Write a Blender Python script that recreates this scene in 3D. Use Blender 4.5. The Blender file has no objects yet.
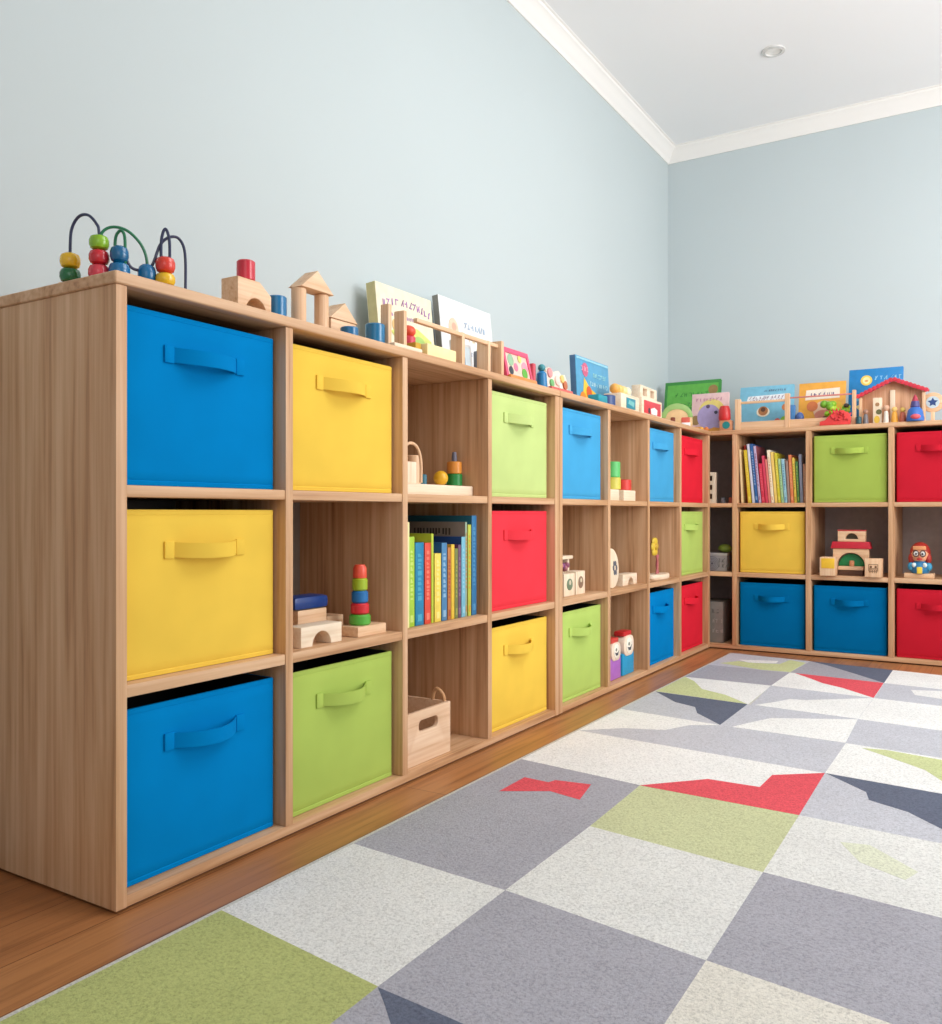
import bpy, bmesh, math, random
from mathutils import Matrix, Vector
random.seed(7)
S = bpy.context.scene
COL = S.collection
PI = math.pi

# ------------------------------------------------------------------ materials
def lin(c):
    return tuple(((v/255)/12.92 if v/255 <= .04045 else ((v/255+.055)/1.055)**2.4) for v in c) + (1,)
_M = {}
def newmat(name):
    m = bpy.data.materials.new(name); m.use_nodes = True
    nt = m.node_tree; nt.nodes.clear()
    o = nt.nodes.new('ShaderNodeOutputMaterial'); b = nt.nodes.new('ShaderNodeBsdfPrincipled')
    nt.links.new(b.outputs[0], o.inputs[0])
    return m, nt, b
def N(nt, t, **kw):
    n = nt.nodes.new(t)
    for k, v in kw.items():
        if k in n.inputs: n.inputs[k].default_value = v
        else: setattr(n, k, v)
    return n
def ramp(nt, stops):
    r = nt.nodes.new('ShaderNodeValToRGB'); e = r.color_ramp.elements
    while len(e) < len(stops): e.new(.5)
    for el, (p, c) in zip(e, stops): el.position = p; el.color = c
    return r
def paint(rgb, rough=.45, var=.06, coat=0.0):
    key = ('p', rgb, rough, var, coat)
    if key in _M: return _M[key]
    m, nt, b = newmat('paint_%d_%d_%d' % rgb)
    c = lin(rgb)
    tc = N(nt, 'ShaderNodeTexCoord'); nz = N(nt, 'ShaderNodeTexNoise', Scale=35.0, Detail=3.0)
    nt.links.new(tc.outputs['Object'], nz.inputs['Vector'])
    d = tuple(x*(1-var) for x in c[:3])+(1,); l = tuple(min(1, x*(1+var)) for x in c[:3])+(1,)
    r = ramp(nt, [(.35, d), (.65, l)])
    nt.links.new(nz.outputs['Fac'], r.inputs[0]); nt.links.new(r.outputs[0], b.inputs['Base Color'])
    b.inputs['Roughness'].default_value = rough
    b.inputs['Coat Weight'].default_value = coat
    _M[key] = m; return m
def wood(name, dark, mid, light, axis, scale=1.0, rough=.5, plank=False):
    key = ('w', name, axis)
    if key in _M: return _M[key]
    m, nt, b = newmat('%s_grain_%s' % (name, 'xyz'[axis]))
    tc = N(nt, 'ShaderNodeTexCoord')
    mp = N(nt, 'ShaderNodeMapping')
    sc = [16.0*scale]*3; sc[axis] = .9*scale
    mp.inputs['Scale'].default_value = sc
    oi = N(nt, 'ShaderNodeObjectInfo')
    ad = N(nt, 'ShaderNodeVectorMath', operation='MULTIPLY_ADD')
    cb = N(nt, 'ShaderNodeCombineXYZ')
    for i in range(3): nt.links.new(oi.outputs['Random'], cb.inputs[i])
    nt.links.new(cb.outputs[0], ad.inputs[0]); ad.inputs[1].default_value = (13, 7, 5)
    nt.links.new(tc.outputs['Object'], ad.inputs[2])
    nt.links.new(ad.outputs[0], mp.inputs['Vector'])
    n1 = N(nt, 'ShaderNodeTexNoise', Scale=1.3, Detail=5.0, Roughness=.6, Distortion=.5)
    nt.links.new(mp.outputs[0], n1.inputs['Vector'])
    mp2 = N(nt, 'ShaderNodeMapping'); sc2 = [90.0*scale]*3; sc2[axis] = 2.2*scale
    mp2.inputs['Scale'].default_value = sc2
    nt.links.new(ad.outputs[0], mp2.inputs['Vector'])
    n2 = N(nt, 'ShaderNodeTexNoise', Scale=1.0, Detail=3.0)
    nt.links.new(mp2.outputs[0], n2.inputs['Vector'])
    mx = N(nt, 'ShaderNodeMath', operation='MULTIPLY_ADD'); mx.inputs[1].default_value = .42
    nt.links.new(n2.outputs['Fac'], mx.inputs[0])
    m3 = N(nt, 'ShaderNodeMath', operation='MULTIPLY'); m3.inputs[1].default_value = .60
    nt.links.new(n1.outputs['Fac'], m3.inputs[0]); nt.links.new(m3.outputs[0], mx.inputs[2])
    r = ramp(nt, [(.34, lin(dark)), (.46, lin(mid)), (.64, lin(light))])
    nt.links.new(mx.outputs[0], r.inputs[0]); nt.links.new(r.outputs[0], b.inputs['Base Color'])
    bp = N(nt, 'ShaderNodeBump', Strength=.08, Distance=.002)
    nt.links.new(n2.outputs['Fac'], bp.inputs['Height']); nt.links.new(bp.outputs[0], b.inputs['Normal'])
    b.inputs['Roughness'].default_value = rough
    _M[key] = m; return m
def oak(axis): return wood('oak_board', (156,110,72), (198,152,111), (220,181,143), axis)
def beech(axis=2): return wood('beech_toy', (206,160,118), (226,184,144), (238,204,168), axis, 2.0)
def pale(axis=2): return wood('pale_birch', (226,200,168), (238,216,188), (246,230,206), axis, 2.0)
def fabric(rgb):
    key = ('f', rgb)
    if key in _M: return _M[key]
    m, nt, b = newmat('bin_fabric_%d_%d_%d' % rgb)
    tc = N(nt, 'ShaderNodeTexCoord')
    n0 = N(nt, 'ShaderNodeTexNoise', Scale=7.0, Detail=2.0)
    nt.links.new(tc.outputs['Object'], n0.inputs['Vector'])
    c = lin(rgb)
    r = ramp(nt, [(.3, tuple(x*.94 for x in c[:3])+(1,)), (.7, tuple(min(1, x*1.05) for x in c[:3])+(1,))])
    nt.links.new(n0.outputs['Fac'], r.inputs[0]); nt.links.new(r.outputs[0], b.inputs['Base Color'])
    n1 = N(nt, 'ShaderNodeTexNoise', Scale=700.0, Detail=2.0)
    nt.links.new(tc.outputs['Object'], n1.inputs['Vector'])
    bp = N(nt, 'ShaderNodeBump', Strength=.15, Distance=.001)
    nt.links.new(n1.outputs['Fac'], bp.inputs['Height'])
    bp2 = N(nt, 'ShaderNodeBump', Strength=.25, Distance=.004)
    nt.links.new(n0.outputs['Fac'], bp2.inputs['Height']); nt.links.new(bp.outputs[0], bp2.inputs['Normal'])
    nt.links.new(bp2.outputs[0], b.inputs['Normal'])
    b.inputs['Roughness'].default_value = .85
    b.inputs['Specular IOR Level'].default_value = .04
    _M[key] = m; return m
def carpet(rgb):
    key = ('c', rgb)
    if key in _M: return _M[key]
    m, nt, b = newmat('rug_pile_%d_%d_%d' % rgb)
    tc = N(nt, 'ShaderNodeTexCoord')
    n0 = N(nt, 'ShaderNodeTexNoise', Scale=210.0, Detail=4.0, Roughness=.7)
    n1 = N(nt, 'ShaderNodeTexNoise', Scale=5.0, Detail=3.0)
    for n in (n0, n1): nt.links.new(tc.outputs['Object'], n.inputs['Vector'])
    c = lin(rgb)
    r = ramp(nt, [(.33, tuple(x*.72 for x in c[:3])+(1,)), (.49, c), (.66, tuple(min(1, x*1.14) for x in c[:3])+(1,))])
    nt.links.new(n0.outputs['Fac'], r.inputs[0])
    r2 = ramp(nt, [(.3, (.93,.93,.93,1)), (.7, (1,1,1,1))])
    nt.links.new(n1.outputs['Fac'], r2.inputs[0])
    mm = N(nt, 'ShaderNodeMix', data_type='RGBA', blend_type='MULTIPLY'); mm.inputs[0].default_value = 1
    nt.links.new(r.outputs[0], mm.inputs[6]); nt.links.new(r2.outputs[0], mm.inputs[7])
    nt.links.new(mm.outputs[2], b.inputs['Base Color'])
    bp = N(nt, 'ShaderNodeBump', Strength=.55, Distance=.005)
    nt.links.new(n0.outputs['Fac'], bp.inputs['Height']); nt.links.new(bp.outputs[0], b.inputs['Normal'])
    b.inputs['Roughness'].default_value = .95; b.inputs['Specular IOR Level'].default_value = .1
    _M[key] = m; return m
def wallmat(name, rgb):
    m, nt, b = newmat(name)
    tc = N(nt, 'ShaderNodeTexCoord')
    n0 = N(nt, 'ShaderNodeTexNoise', Scale=220.0, Detail=3.0); n1 = N(nt, 'ShaderNodeTexNoise', Scale=1.2, Detail=2.0)
    for n in (n0, n1): nt.links.new(tc.outputs['Object'], n.inputs['Vector'])
    c = lin(rgb)
    r = ramp(nt, [(.3, tuple(x*.98 for x in c[:3])+(1,)), (.7, c)])
    nt.links.new(n1.outputs['Fac'], r.inputs[0]); nt.links.new(r.outputs[0], b.inputs['Base Color'])
    bp = N(nt, 'ShaderNodeBump', Strength=.04, Distance=.002)
    nt.links.new(n0.outputs['Fac'], bp.inputs['Height']); nt.links.new(bp.outputs[0], b.inputs['Normal'])
    b.inputs['Roughness'].default_value = .8; b.inputs['Specular IOR Level'].default_value = .2
    return m
def floormat():
    m, nt, b = newmat('oak_floor_planks')
    tc = N(nt, 'ShaderNodeTexCoord'); sp = N(nt, 'ShaderNodeSeparateXYZ'); cb = N(nt, 'ShaderNodeCombineXYZ')
    nt.links.new(tc.outputs['Object'], sp.inputs[0])
    nt.links.new(sp.outputs[1], cb.inputs[0]); nt.links.new(sp.outputs[0], cb.inputs[1])
    br = N(nt, 'ShaderNodeTexBrick', Scale=1.0, offset=.37)
    br.inputs['Color1'].default_value = lin((180,124,76)); br.inputs['Color2'].default_value = lin((162,104,60))
    br.inputs['Mortar'].default_value = lin((112,66,36))
    br.inputs['Mortar Size'].default_value = .0012; br.inputs['Mortar Smooth'].default_value = .4
    br.inputs['Brick Width'].default_value = 1.3; br.inputs['Row Height'].default_value = .125
    nt.links.new(cb.outputs[0], br.inputs['Vector'])
    mp = N(nt, 'ShaderNodeMapping'); mp.inputs['Scale'].default_value = (1.2, 26, 1)
    nt.links.new(cb.outputs[0], mp.inputs['Vector'])
    n1 = N(nt, 'ShaderNodeTexNoise', Scale=1.6, Detail=6.0, Roughness=.62, Distortion=.8)
    nt.links.new(mp.outputs[0], n1.inputs['Vector'])
    r = ramp(nt, [(.3, (.58,.52,.47,1)), (.5, (.95,.93,.92,1)), (.7, (1.1,1.1,1.08,1))])
    nt.links.new(n1.outputs['Fac'], r.inputs[0])
    mm = N(nt, 'ShaderNodeMix', data_type='RGBA', blend_type='MULTIPLY'); mm.inputs[0].default_value = 1
    nt.links.new(br.outputs['Color'], mm.inputs[6]); nt.links.new(r.outputs[0], mm.inputs[7])
    nt.links.new(mm.outputs[2], b.inputs['Base Color'])
    bp = N(nt, 'ShaderNodeBump', Strength=.12, Distance=.002)
    nt.links.new(n1.outputs['Fac'], bp.inputs['Height']); nt.links.new(bp.outputs[0], b.inputs['Normal'])
    b.inputs['Roughness'].default_value = .42
    return m

# ------------------------------------------------------------------ mesh builder
def tf_plane(kind):
    # maps (a, b, n) -> local coordinates;  'front' = seen from -Y, a = x, b = z
    if kind == 'front': return Matrix(((1,0,0,0),(0,0,-1,0),(0,1,0,0),(0,0,0,1)))
    if kind == 'top': return Matrix.Identity(4)
    if kind == 'side': return Matrix(((0,0,1,0),(1,0,0,0),(0,1,0,0),(0,0,0,1)))
class MB:
    def __init__(s): s.bm = bmesh.new(); s.mats = []; s.smooth = []
    def _mi(s, m):
        if m not in s.mats: s.mats.append(m)
        return s.mats.index(m)
    def _merge(s, t, m, mat=None, smooth=False):
        if mat is not None: bmesh.ops.transform(t, matrix=mat, verts=t.verts)
        i = s._mi(m)
        for f in t.faces: f.material_index = i; f.smooth = smooth
        me = bpy.data.meshes.new('tmp'); t.to_mesh(me); t.free()
        s.bm.from_mesh(me); bpy.data.meshes.remove(me)
        return s
    def box(s, m, x0, x1, y0, y1, z0, z1, bev=.0015, mat=None, seg=2):
        t = bmesh.new(); bmesh.ops.create_cube(t, size=1)
        bmesh.ops.scale(t, vec=(x1-x0, y1-y0, z1-z0), verts=t.verts)
        bmesh.ops.translate(t, vec=((x0+x1)/2, (y0+y1)/2, (z0+z1)/2), verts=t.verts)
        if bev > 0: bmesh.ops.bevel(t, geom=t.edges[:], offset=min(bev, .45*min(x1-x0, y1-y0, z1-z0)), segments=seg, affect='EDGES', profile=.6)
        return s._merge(t, m, mat)
    def cyl(s, m, cx, cy, z0, z1, r, seg=28, bev=.0025, mat=None, r2=None):
        r2 = r if r2 is None else r2
        pr = [(0, z0), (r-bev, z0), (r, z0+bev), (r2, z1-bev), (r2-bev, z1), (0, z1)]
        return s.lathe(m, pr, (cx, cy, 0), seg, mat)
    def lathe(s, m, prof, c=(0,0,0), seg=28, mat=None, sy=1.0):
        t = bmesh.new(); rings = []
        for r, z in prof:
            if r < 1e-6: rings.append([t.verts.new((c[0], c[1], c[2]+z))])
            else: rings.append([t.verts.new((c[0]+r*math.cos(2*PI*k/seg), c[1]+sy*r*math.sin(2*PI*k/seg), c[2]+z)) for k in range(seg)])
        for a, b in zip(rings, rings[1:]):
            for k in range(seg):
                j = (k+1) % seg
                if len(a) == 1 and len(b) == 1: continue
                if len(a) == 1: t.faces.new((a[0], b[j], b[k]))
                elif len(b) == 1: t.faces.new((a[k], a[j], b[0]))
                else: t.faces.new((a[k], a[j], b[j], b[k]))
        bmesh.ops.recalc_face_normals(t, faces=t.faces)
        return s._merge(t, m, mat, True)
    def ball(s, m, c, r, sz=1.0, seg=20, mat=None, sx=1.0, sy=1.0):
        t = bmesh.new(); bmesh.ops.create_uvsphere(t, u_segments=seg, v_segments=max(8, seg*2//3), radius=r)
        bmesh.ops.scale(t, vec=(sx, sy, sz), verts=t.verts); bmesh.ops.translate(t, vec=c, verts=t.verts)
        return s._merge(t, m, mat, True)
    def tube(s, m, pts, r, seg=10, mat=None, smoothpath=True, closed=False):
        P = [Vector(p) for p in pts]
        if smoothpath and len(P) > 2:
            Q = []; n = len(P)
            for i in range(n-1 if not closed else n):
                p0 = P[(i-1) % n] if (closed or i > 0) else P[0]; p1 = P[i]; p2 = P[(i+1) % n]
                p3 = P[(i+2) % n] if (closed or i+2 < n) else P[-1]
                for k in range(6):
                    u = k/6
                    Q.append(.5*((2*p1)+(p2-p0)*u+(2*p0-5*p1+4*p2-p3)*u*u+(3*p1-p0-3*p2+p3)*u**3))
            if not closed: Q.append(P[-1])
            P = Q
        t = bmesh.new(); rings = []; up = None; n = len(P)
        for i, p in enumerate(P):
            d = (P[(i+1) % n]-P[(i-1) % n]) if closed else (P[min(i+1, n-1)]-P[max(i-1, 0)])
            d.normalize()
            if up is None: up = d.orthogonal().normalized()
            else:
                up = up-d*up.dot(d); up.normalize()
            w = d.cross(up)
            rings.append([t.verts.new(p+r*(math.cos(2*PI*k/seg)*up+math.sin(2*PI*k/seg)*w)) for k in range(seg)])
        pr = list(zip(rings, rings[1:]))
        if closed: pr.append((rings[-1], rings[0]))
        for a, b in pr:
            for k in range(seg): t.faces.new((a[k], a[(k+1) % seg], b[(k+1) % seg], b[k]))
        if not closed: t.faces.new(rings[0][::-1]); t.faces.new(rings[-1])
        bmesh.ops.recalc_face_normals(t, faces=t.faces)
        return s._merge(t, m, mat, True)
    def shape(s, m, loops, n0, n1, plane='front', bev=.001, mat=None):
        """2-D outline (first loop) with holes, extruded from n0 to n1 along the plane's normal"""
        cu = bpy.data.curves.new('tmp', 'CURVE'); cu.dimensions = '2D'; cu.fill_mode = 'BOTH'
        for L in loops:
            sp = cu.splines.new('POLY'); sp.points.add(len(L)-1); sp.use_cyclic_u = True
            for p, q in zip(sp.points, L): p.co = (q[0], q[1], 0, 1)
        th = abs(n1-n0); bev = min(bev, th*.3)
        cu.extrude = th/2-bev; cu.bevel_depth = bev; cu.bevel_resolution = 1; cu.offset = -bev
        ob = bpy.data.objects.new('tmp', cu)
        me = bpy.data.meshes.new_from_object(ob)
        t = bmesh.new(); t.from_mesh(me)
        bpy.data.objects.remove(ob); bpy.data.curves.remove(cu); bpy.data.meshes.remove(me)
        bmesh.ops.remove_doubles(t, verts=t.verts, dist=1e-6)
        M = tf_plane(plane) @ Matrix.Translation((0, 0, (n0+n1)/2))
        if mat is not None: M = mat @ M
        bmesh.ops.transform(t, matrix=M, verts=t.verts)
        bmesh.ops.recalc_face_normals(t, faces=t.faces)
        return s._merge(t, m)
    def flat(s, m, poly, n, plane='front', th=.0006):
        """a thin printed/painted patch lying on a surface at height n along the plane's normal"""
        t = bmesh.new(); M = tf_plane(plane)
        lo = [t.verts.new(M @ Vector((a, b, n-.0003))) for a, b in poly]; hi = [t.verts.new(M @ Vector((a, b, n+th))) for a, b in poly]
        k = len(poly); t.faces.new(hi)
        for i in range(k): t.faces.new((lo[i], lo[(i+1) % k], hi[(i+1) % k], hi[i]))
        bmesh.ops.recalc_face_normals(t, faces=t.faces)
        return s._merge(t, m)
    def scribble(s, m, a0, a1, b, h, n, seed, th=.0006, arc=0.0, plane='front'):
        """a line of small unreadable lettering strokes"""
        R = random.Random(seed); a = a0; w = h*.16
        while a < a1:
            lw = h*R.uniform(.45, .75); u = (a-a0)/(a1-a0); bb = b+arc*(1-(2*u-1)**2)
            for _ in range(R.choice((2, 3))):
                k = R.random()
                if k < .45: x = a+R.uniform(0, lw); s.flat(m, [(x, bb), (x+w, bb), (x+w, bb+h*R.uniform(.6, 1)), (x, bb+h*.9)], n, plane, th)
                elif k < .75: y = bb+R.choice((0, .4, .75))*h; s.flat(m, [(a, y), (a+lw, y), (a+lw, y+w), (a, y+w)], n, plane, th*1.2)
                else: s.flat(m, [(a, bb), (a+w, bb), (a+lw+w, bb+h), (a+lw, bb+h)], n, plane, th*1.4)
            a += lw+h*R.choice((.3, .3, .35, .6))
        return s
    def build(s, name, parent=None, loc=(0,0,0), rotz=0, auto=True):
        me = bpy.data.meshes.new(name); s.bm.to_mesh(me); s.bm.free()
        for m in s.mats: me.materials.append(m)
        o = bpy.data.objects.new(name, me); COL.objects.link(o)
        if parent is not None: o.parent = parent
        o.location = loc; o.rotation_euler = (0, 0, rotz)
        if auto:
            for p in me.polygons: p.use_smooth = True
            try: me.set_sharp_from_angle(angle=math.radians(35))
            except Exception: pass
        return o
def tag(o, label=None, cat=None, group=None, kind=None):
    if label: o['label'] = label
    if cat: o['category'] = cat
    if group: o['group'] = group
    if kind: o['kind'] = kind
    return o
def thing(name, label, cat, loc, rotz=0, group=None, lean=0):
    o = bpy.data.objects.new(name, None); COL.objects.link(o)
    o.empty_display_size = .05
    o.location = loc; o.rotation_euler = (lean, 0, rotz)
    return tag(o, label, cat, group)
def circ(cx, cy, r, n=24, ry=None, a0=0, a1=2*PI):
    ry = r if ry is None else ry; full = abs(a1-a0-2*PI) < 1e-6
    k = n if full else n+1
    return [(cx+r*math.cos(a0+(a1-a0)*i/n), cy+ry*math.sin(a0+(a1-a0)*i/n)) for i in range(k)]
def rrect(x0, x1, y0, y1, r, n=4):
    P = []
    for cx, cy, a in ((x1-r, y0+r, -PI/2), (x1-r, y1-r, 0), (x0+r, y1-r, PI/2), (x0+r, y0+r, PI)):
        P += [(cx+r*math.cos(a+PI/2*i/n), cy+r*math.sin(a+PI/2*i/n)) for i in range(n+1)]
    return P
LEFT = PI/2     # things on the left run face +x

# ------------------------------------------------------------------ room
XW, YW, ZC, YB = -.402, 3.963, 2.785, 3.4346
X1, Y0 = 4.2, -3.2
wl = wallmat('pale_blue_wall_paint', (194,205,207)); wb = wallmat('pale_blue_wall_paint_back', (197,208,211))
white = wallmat('white_ceiling_paint', (246,248,250)); trimw = wallmat('white_trim_paint', (244,243,240))
def struct(name, mb): return tag(mb.build(name), kind='structure')
struct('floor', MB().box(floormat(), XW-.1, X1, Y0, YW+.1, -.1, 0, 0))
struct('wall_left', MB().box(wl, XW-.1, XW, Y0, YW+.1, 0, ZC+.1, 0))
struct('wall_back', MB().box(wb, XW, X1, YW, YW+.1, 0, ZC+.1, 0))
struct('ceiling', MB().box(white, XW-.1, X1, Y0, YW+.1, ZC, ZC+.1, 0))
def crown(name, along):
    prof = [(d_*.62, z_*.62) for d_, z_ in [(0, -.125), (.012, -.125), (.016, -.11), (.03, -.095), (.05, -.06), (.075, -.032), (.09, -.022), (.095, -.008), (.11, -.004), (.11, 0), (0, 0)]]
    t = bmesh.new()
    A = []; B = []
    for d, z in prof:
        if along == 'y': A.append(t.verts.new((XW+d, Y0, ZC+z))); B.append(t.verts.new((XW+d, YW-d, ZC+z)))
        else: A.append(t.verts.new((XW+d, YW-d, ZC+z))); B.append(t.verts.new((X1, YW-d, ZC+z)))
    k = len(prof)
    for i in range(k): t.faces.new((A[i], A[(i+1) % k], B[(i+1) % k], B[i]))
    t.faces.new(A[::-1]); t.faces.new(B); bmesh.ops.recalc_face_normals(t, faces=t.faces)
    mb = MB(); mb._merge(t, trimw); struct(name, mb)
crown('trim_1', 'y'); crown('trim_2', 'x')
t = thing('ceiling_light', 'small round recessed white spotlight in the ceiling', 'ceiling light', (.375, 3.145, ZC))
MB().lathe(paint((214,214,212)), [(.034, -.001), (.036, -.008), (.05, -.006), (.052, 0), (.034, 0)], seg=32).build('trim_ring', t)
MB().lathe(paint((235,235,232)), [(0, -.002), (.034, -.002), (.034, -.0005), (0, -.0005)], seg=32).build('lamp_face', t)

# ------------------------------------------------------------------ shelving
ZT, Z1, Z1b, Z2, Z2b, Z3 = 1.075, .7326, .712, .388, .366, .026
ROWZ = {'T': Z1, 'M': Z2, 'B': Z3}
DEP = .392
UN1 = [(-.006, .0165), (.402, .424), (.815, .837), (1.234, 1.256), (1.672, 1.7015)]
UN2 = [(1.7035, 1.730), (2.122, 2.146), (2.545, 2.570), (2.962, 2.986), (3.405, 3.4336)]
def shelf_unit(label, div, rotz, loc, dep, chamfer0, bk_in=.040, bk_c=(146,136,124), lip=.004):
    """local frame: length along +x, open front at y=0, depth towards +y"""
    u = thing('cube_shelf_unit', label, 'shelf', loc, rotz, 'wooden cube shelving units')
    a, b = div[0][0], div[-1][1]
    MB().box(oak(0), a-chamfer0, b, -lip, dep, ZT, ZT+.022, .005, seg=3).build('top_panel', u)
    MB().box(oak(0), a+.020, b-.020, .0015, dep, .006, Z3, .002).build('bottom_panel', u)
    MB().box(paint((96,66,44), .7), a+.012, b-.012, .012, dep-.01, 0, .006, 0).build('plinth', u)
    for i, (p, q) in enumerate(div):
        MB().box(oak(2), p, q, 0, dep-.012 if 0 < i < len(div)-1 else dep, Z3 if 0 < i < len(div)-1 else .006, ZT, .0022).build('side_panel' if i in (0, len(div)-1) else 'divider', u)
    for (p, q), (r, s) in zip(div, div[1:]):
        for lo, hi in ((Z1b, Z1), (Z2b, Z2)):
            MB().box(oak(0), q, r, .002, dep-bk_in-.008, lo, hi, .002).build('shelf_board', u)
    MB().box(paint(bk_c, .7), a+.012, b-.012, dep-bk_in-.008, dep-bk_in, Z3, ZT, 0).build('wall_shade_panel', u)  # added grey sheet, stands for the shaded wall behind the open back
    return u
shelf_unit('oak cube shelving unit at the near end of the left wall, first four columns', UN1, LEFT, (0,0,0), DEP, .004)
shelf_unit('second oak cube shelving unit on left wall, between first unit and corner', UN2, LEFT, (0,0,0), DEP, 0)
BK = [(-.335, -.313), (.110, .134), (.4585, .4825), (.8165, .8405), (1.18, 1.205)]
shelf_unit('oak cube shelving unit along the back wall, holding leaning picture books', BK, 0, (0, YB, 0), .40, 0, .02, (176,166,164), 0)

# ------------------------------------------------------------------ fabric bins
FC = {'blue': (0,127,196), 'yellow': (236,198,80), 'green': (172,196,96), 'red': (222,40,58), 'shadedblue': (0,109,168), 'shadedred': (198,34,52), 'shadedgreen': (162,186,84), 'litblue': (72,162,212), 'litgreen': (192,212,136), 'lime': (180,206,108), 'litred': (232,62,74)}
def ring(w, d, r, bul=0.0, n=4):
    P = rrect(-w/2, w/2, 0, d, r, n); out = []
    for i, p in enumerate(P):
        q = P[(i+1) % len(P)]; out.append(p)
        L = math.hypot(q[0]-p[0], q[1]-p[1])
        if L > r*2:
            nx, ny = (q[1]-p[1])/L, -(q[0]-p[0])/L
            for k in range(1, 8):
                u = k/8; b = bul*math.sin(PI*u)
                out.append((p[0]+(q[0]-p[0])*u+nx*b, p[1]+(q[1]-p[1])*u+ny*b))
    return out
BIN_SHADE = paint((34,34,36), .9)
def bin_(label, color, loc, rotz, w, h, d=.285, hw=None):
    col = fabric(FC[color])
    o = thing('storage_bin', label, 'storage bin', loc, rotz, 'fabric storage bins in the cube shelves')
    t = bmesh.new(); rr = []
    H = [(.0, -.004, 0), (.001, 0, 0), (.008, .0005, 0), (.010, -.001, 0), (.0115, 0, 0)]
    for k in range(9): u = (k+.5)/9; H.append((.0115+(h-.03)*u, 0, .0025*math.sin(PI*u)))
    H += [(h-.0105, 0, 0), (h-.0100, -.0003, 0), (h-.0095, .0002, 0), (h-.002, .0002, 0), (h, -.0012, 0)]
    nH = len(H); H2 = [(h, -.006, 0), (h-.004, -.008, 0), (.006, -.008, 0)]
    for z, off, bul in H+H2:
        rr.append([t.verts.new((x, y, z)) for x, y in [(px, py-off*0) for px, py in ring(w+2*off, d+2*off, max(.004, .009+off), bul)]])
        for v in rr[-1]: v.co.y -= off
    n = len(rr[0])
    for a, b in zip(rr, rr[1:]):
        for k in range(n): t.faces.new((a[k], a[(k+1) % n], b[(k+1) % n], b[k]))
    t.faces.new(rr[0][::-1]); t.faces.new(rr[-1])
    bmesh.ops.recalc_face_normals(t, faces=t.faces)
    mb = MB(); mb._merge(t, col); b_ = mb.build('body', o)
    b_.data.materials.append(BIN_SHADE)
    for p in b_.data.polygons:                       # shade inside the bin, painted dark on the inside faces
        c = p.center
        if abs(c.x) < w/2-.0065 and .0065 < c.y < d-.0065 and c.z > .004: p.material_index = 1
    # strap handle: flat ribbon bowed outwards between two sewn ends
    zc = h-.074; sh = .0140 if hw is None else .0130
    hw = hw or (.093 if w > .36 else .088)
    mb = MB(); t = bmesh.new(); vs = []
    M_ = 22
    for i in range(M_+1):
        u = i/M_; x = -hw+2*hw*u
        k = min(1, abs(2*u-1)/.80); e = max(0, math.cos(PI/2*k))**.8
        y = -.0035-.034*e; zz = -.003*e
        vs.append([t.verts.new((x, y, zc+zz+sh)), t.verts.new((x, y, zc+zz-sh)), t.verts.new((x, y+.0028, zc+zz-sh)), t.verts.new((x, y+.0028, zc+zz+sh))])
    for a, b in zip(vs, vs[1:]):
        for k in range(4): t.faces.new((a[k], a[(k+1) % 4], b[(k+1) % 4], b[k]))
    t.faces.new(vs[0]); t.faces.new(vs[-1][::-1]); bmesh.ops.recalc_face_normals(t, faces=t.faces)
    mb._merge(t, col); hd = mb.build('handle', o)
    for sx in (-1, 1):
        MB().box(col, sx*hw-.017 if sx > 0 else -hw-.004, hw+.004 if sx > 0 else -hw+.017, -.0052, -.001, zc-sh-.002, zc+sh+.002, .0012).build('sewn_end', hd)
    return o
RN = {'T': 'top row', 'M': 'middle row', 'B': 'bottom row'}
BH = {'T': .317, 'M': .302, 'B': .312}
colA = list(zip(UN1, UN1[1:])) + list(zip(UN2, UN2[1:]))
ORD = ['first', 'second', 'third', 'fourth', 'fifth', 'sixth', 'seventh', 'eighth']
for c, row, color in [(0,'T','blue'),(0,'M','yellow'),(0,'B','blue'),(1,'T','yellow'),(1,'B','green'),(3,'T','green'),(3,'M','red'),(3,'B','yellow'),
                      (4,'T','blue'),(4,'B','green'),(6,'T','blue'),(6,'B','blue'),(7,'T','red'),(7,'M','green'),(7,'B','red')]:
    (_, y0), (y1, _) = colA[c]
    hue = {(3,'T'): 'litgreen', (4,'B'): 'lime', (7,'M'): 'lime', (4,'T'): 'litblue', (6,'T'): 'litblue', (3,'M'): 'litred'}.get((c, row), color)  # bins where the light peaks get that brightness painted into their colour
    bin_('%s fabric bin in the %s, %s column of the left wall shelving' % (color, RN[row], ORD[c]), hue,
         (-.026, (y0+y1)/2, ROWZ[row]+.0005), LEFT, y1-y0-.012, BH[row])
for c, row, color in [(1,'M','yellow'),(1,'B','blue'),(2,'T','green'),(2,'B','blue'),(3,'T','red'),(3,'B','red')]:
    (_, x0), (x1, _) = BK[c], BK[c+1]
    hue = {'blue': 'shadedblue', 'red': 'shadedred', 'green': 'shadedgreen'}.get(color, color)  # dimmer light at the back painted into the fabric colour
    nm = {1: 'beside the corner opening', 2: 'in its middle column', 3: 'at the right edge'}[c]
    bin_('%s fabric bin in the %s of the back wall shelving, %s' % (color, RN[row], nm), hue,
         ((x0+x1)/2, YB+.022, ROWZ[row]+.0005), 0, x1-x0-.015, BH[row], .285, .078)

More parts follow.
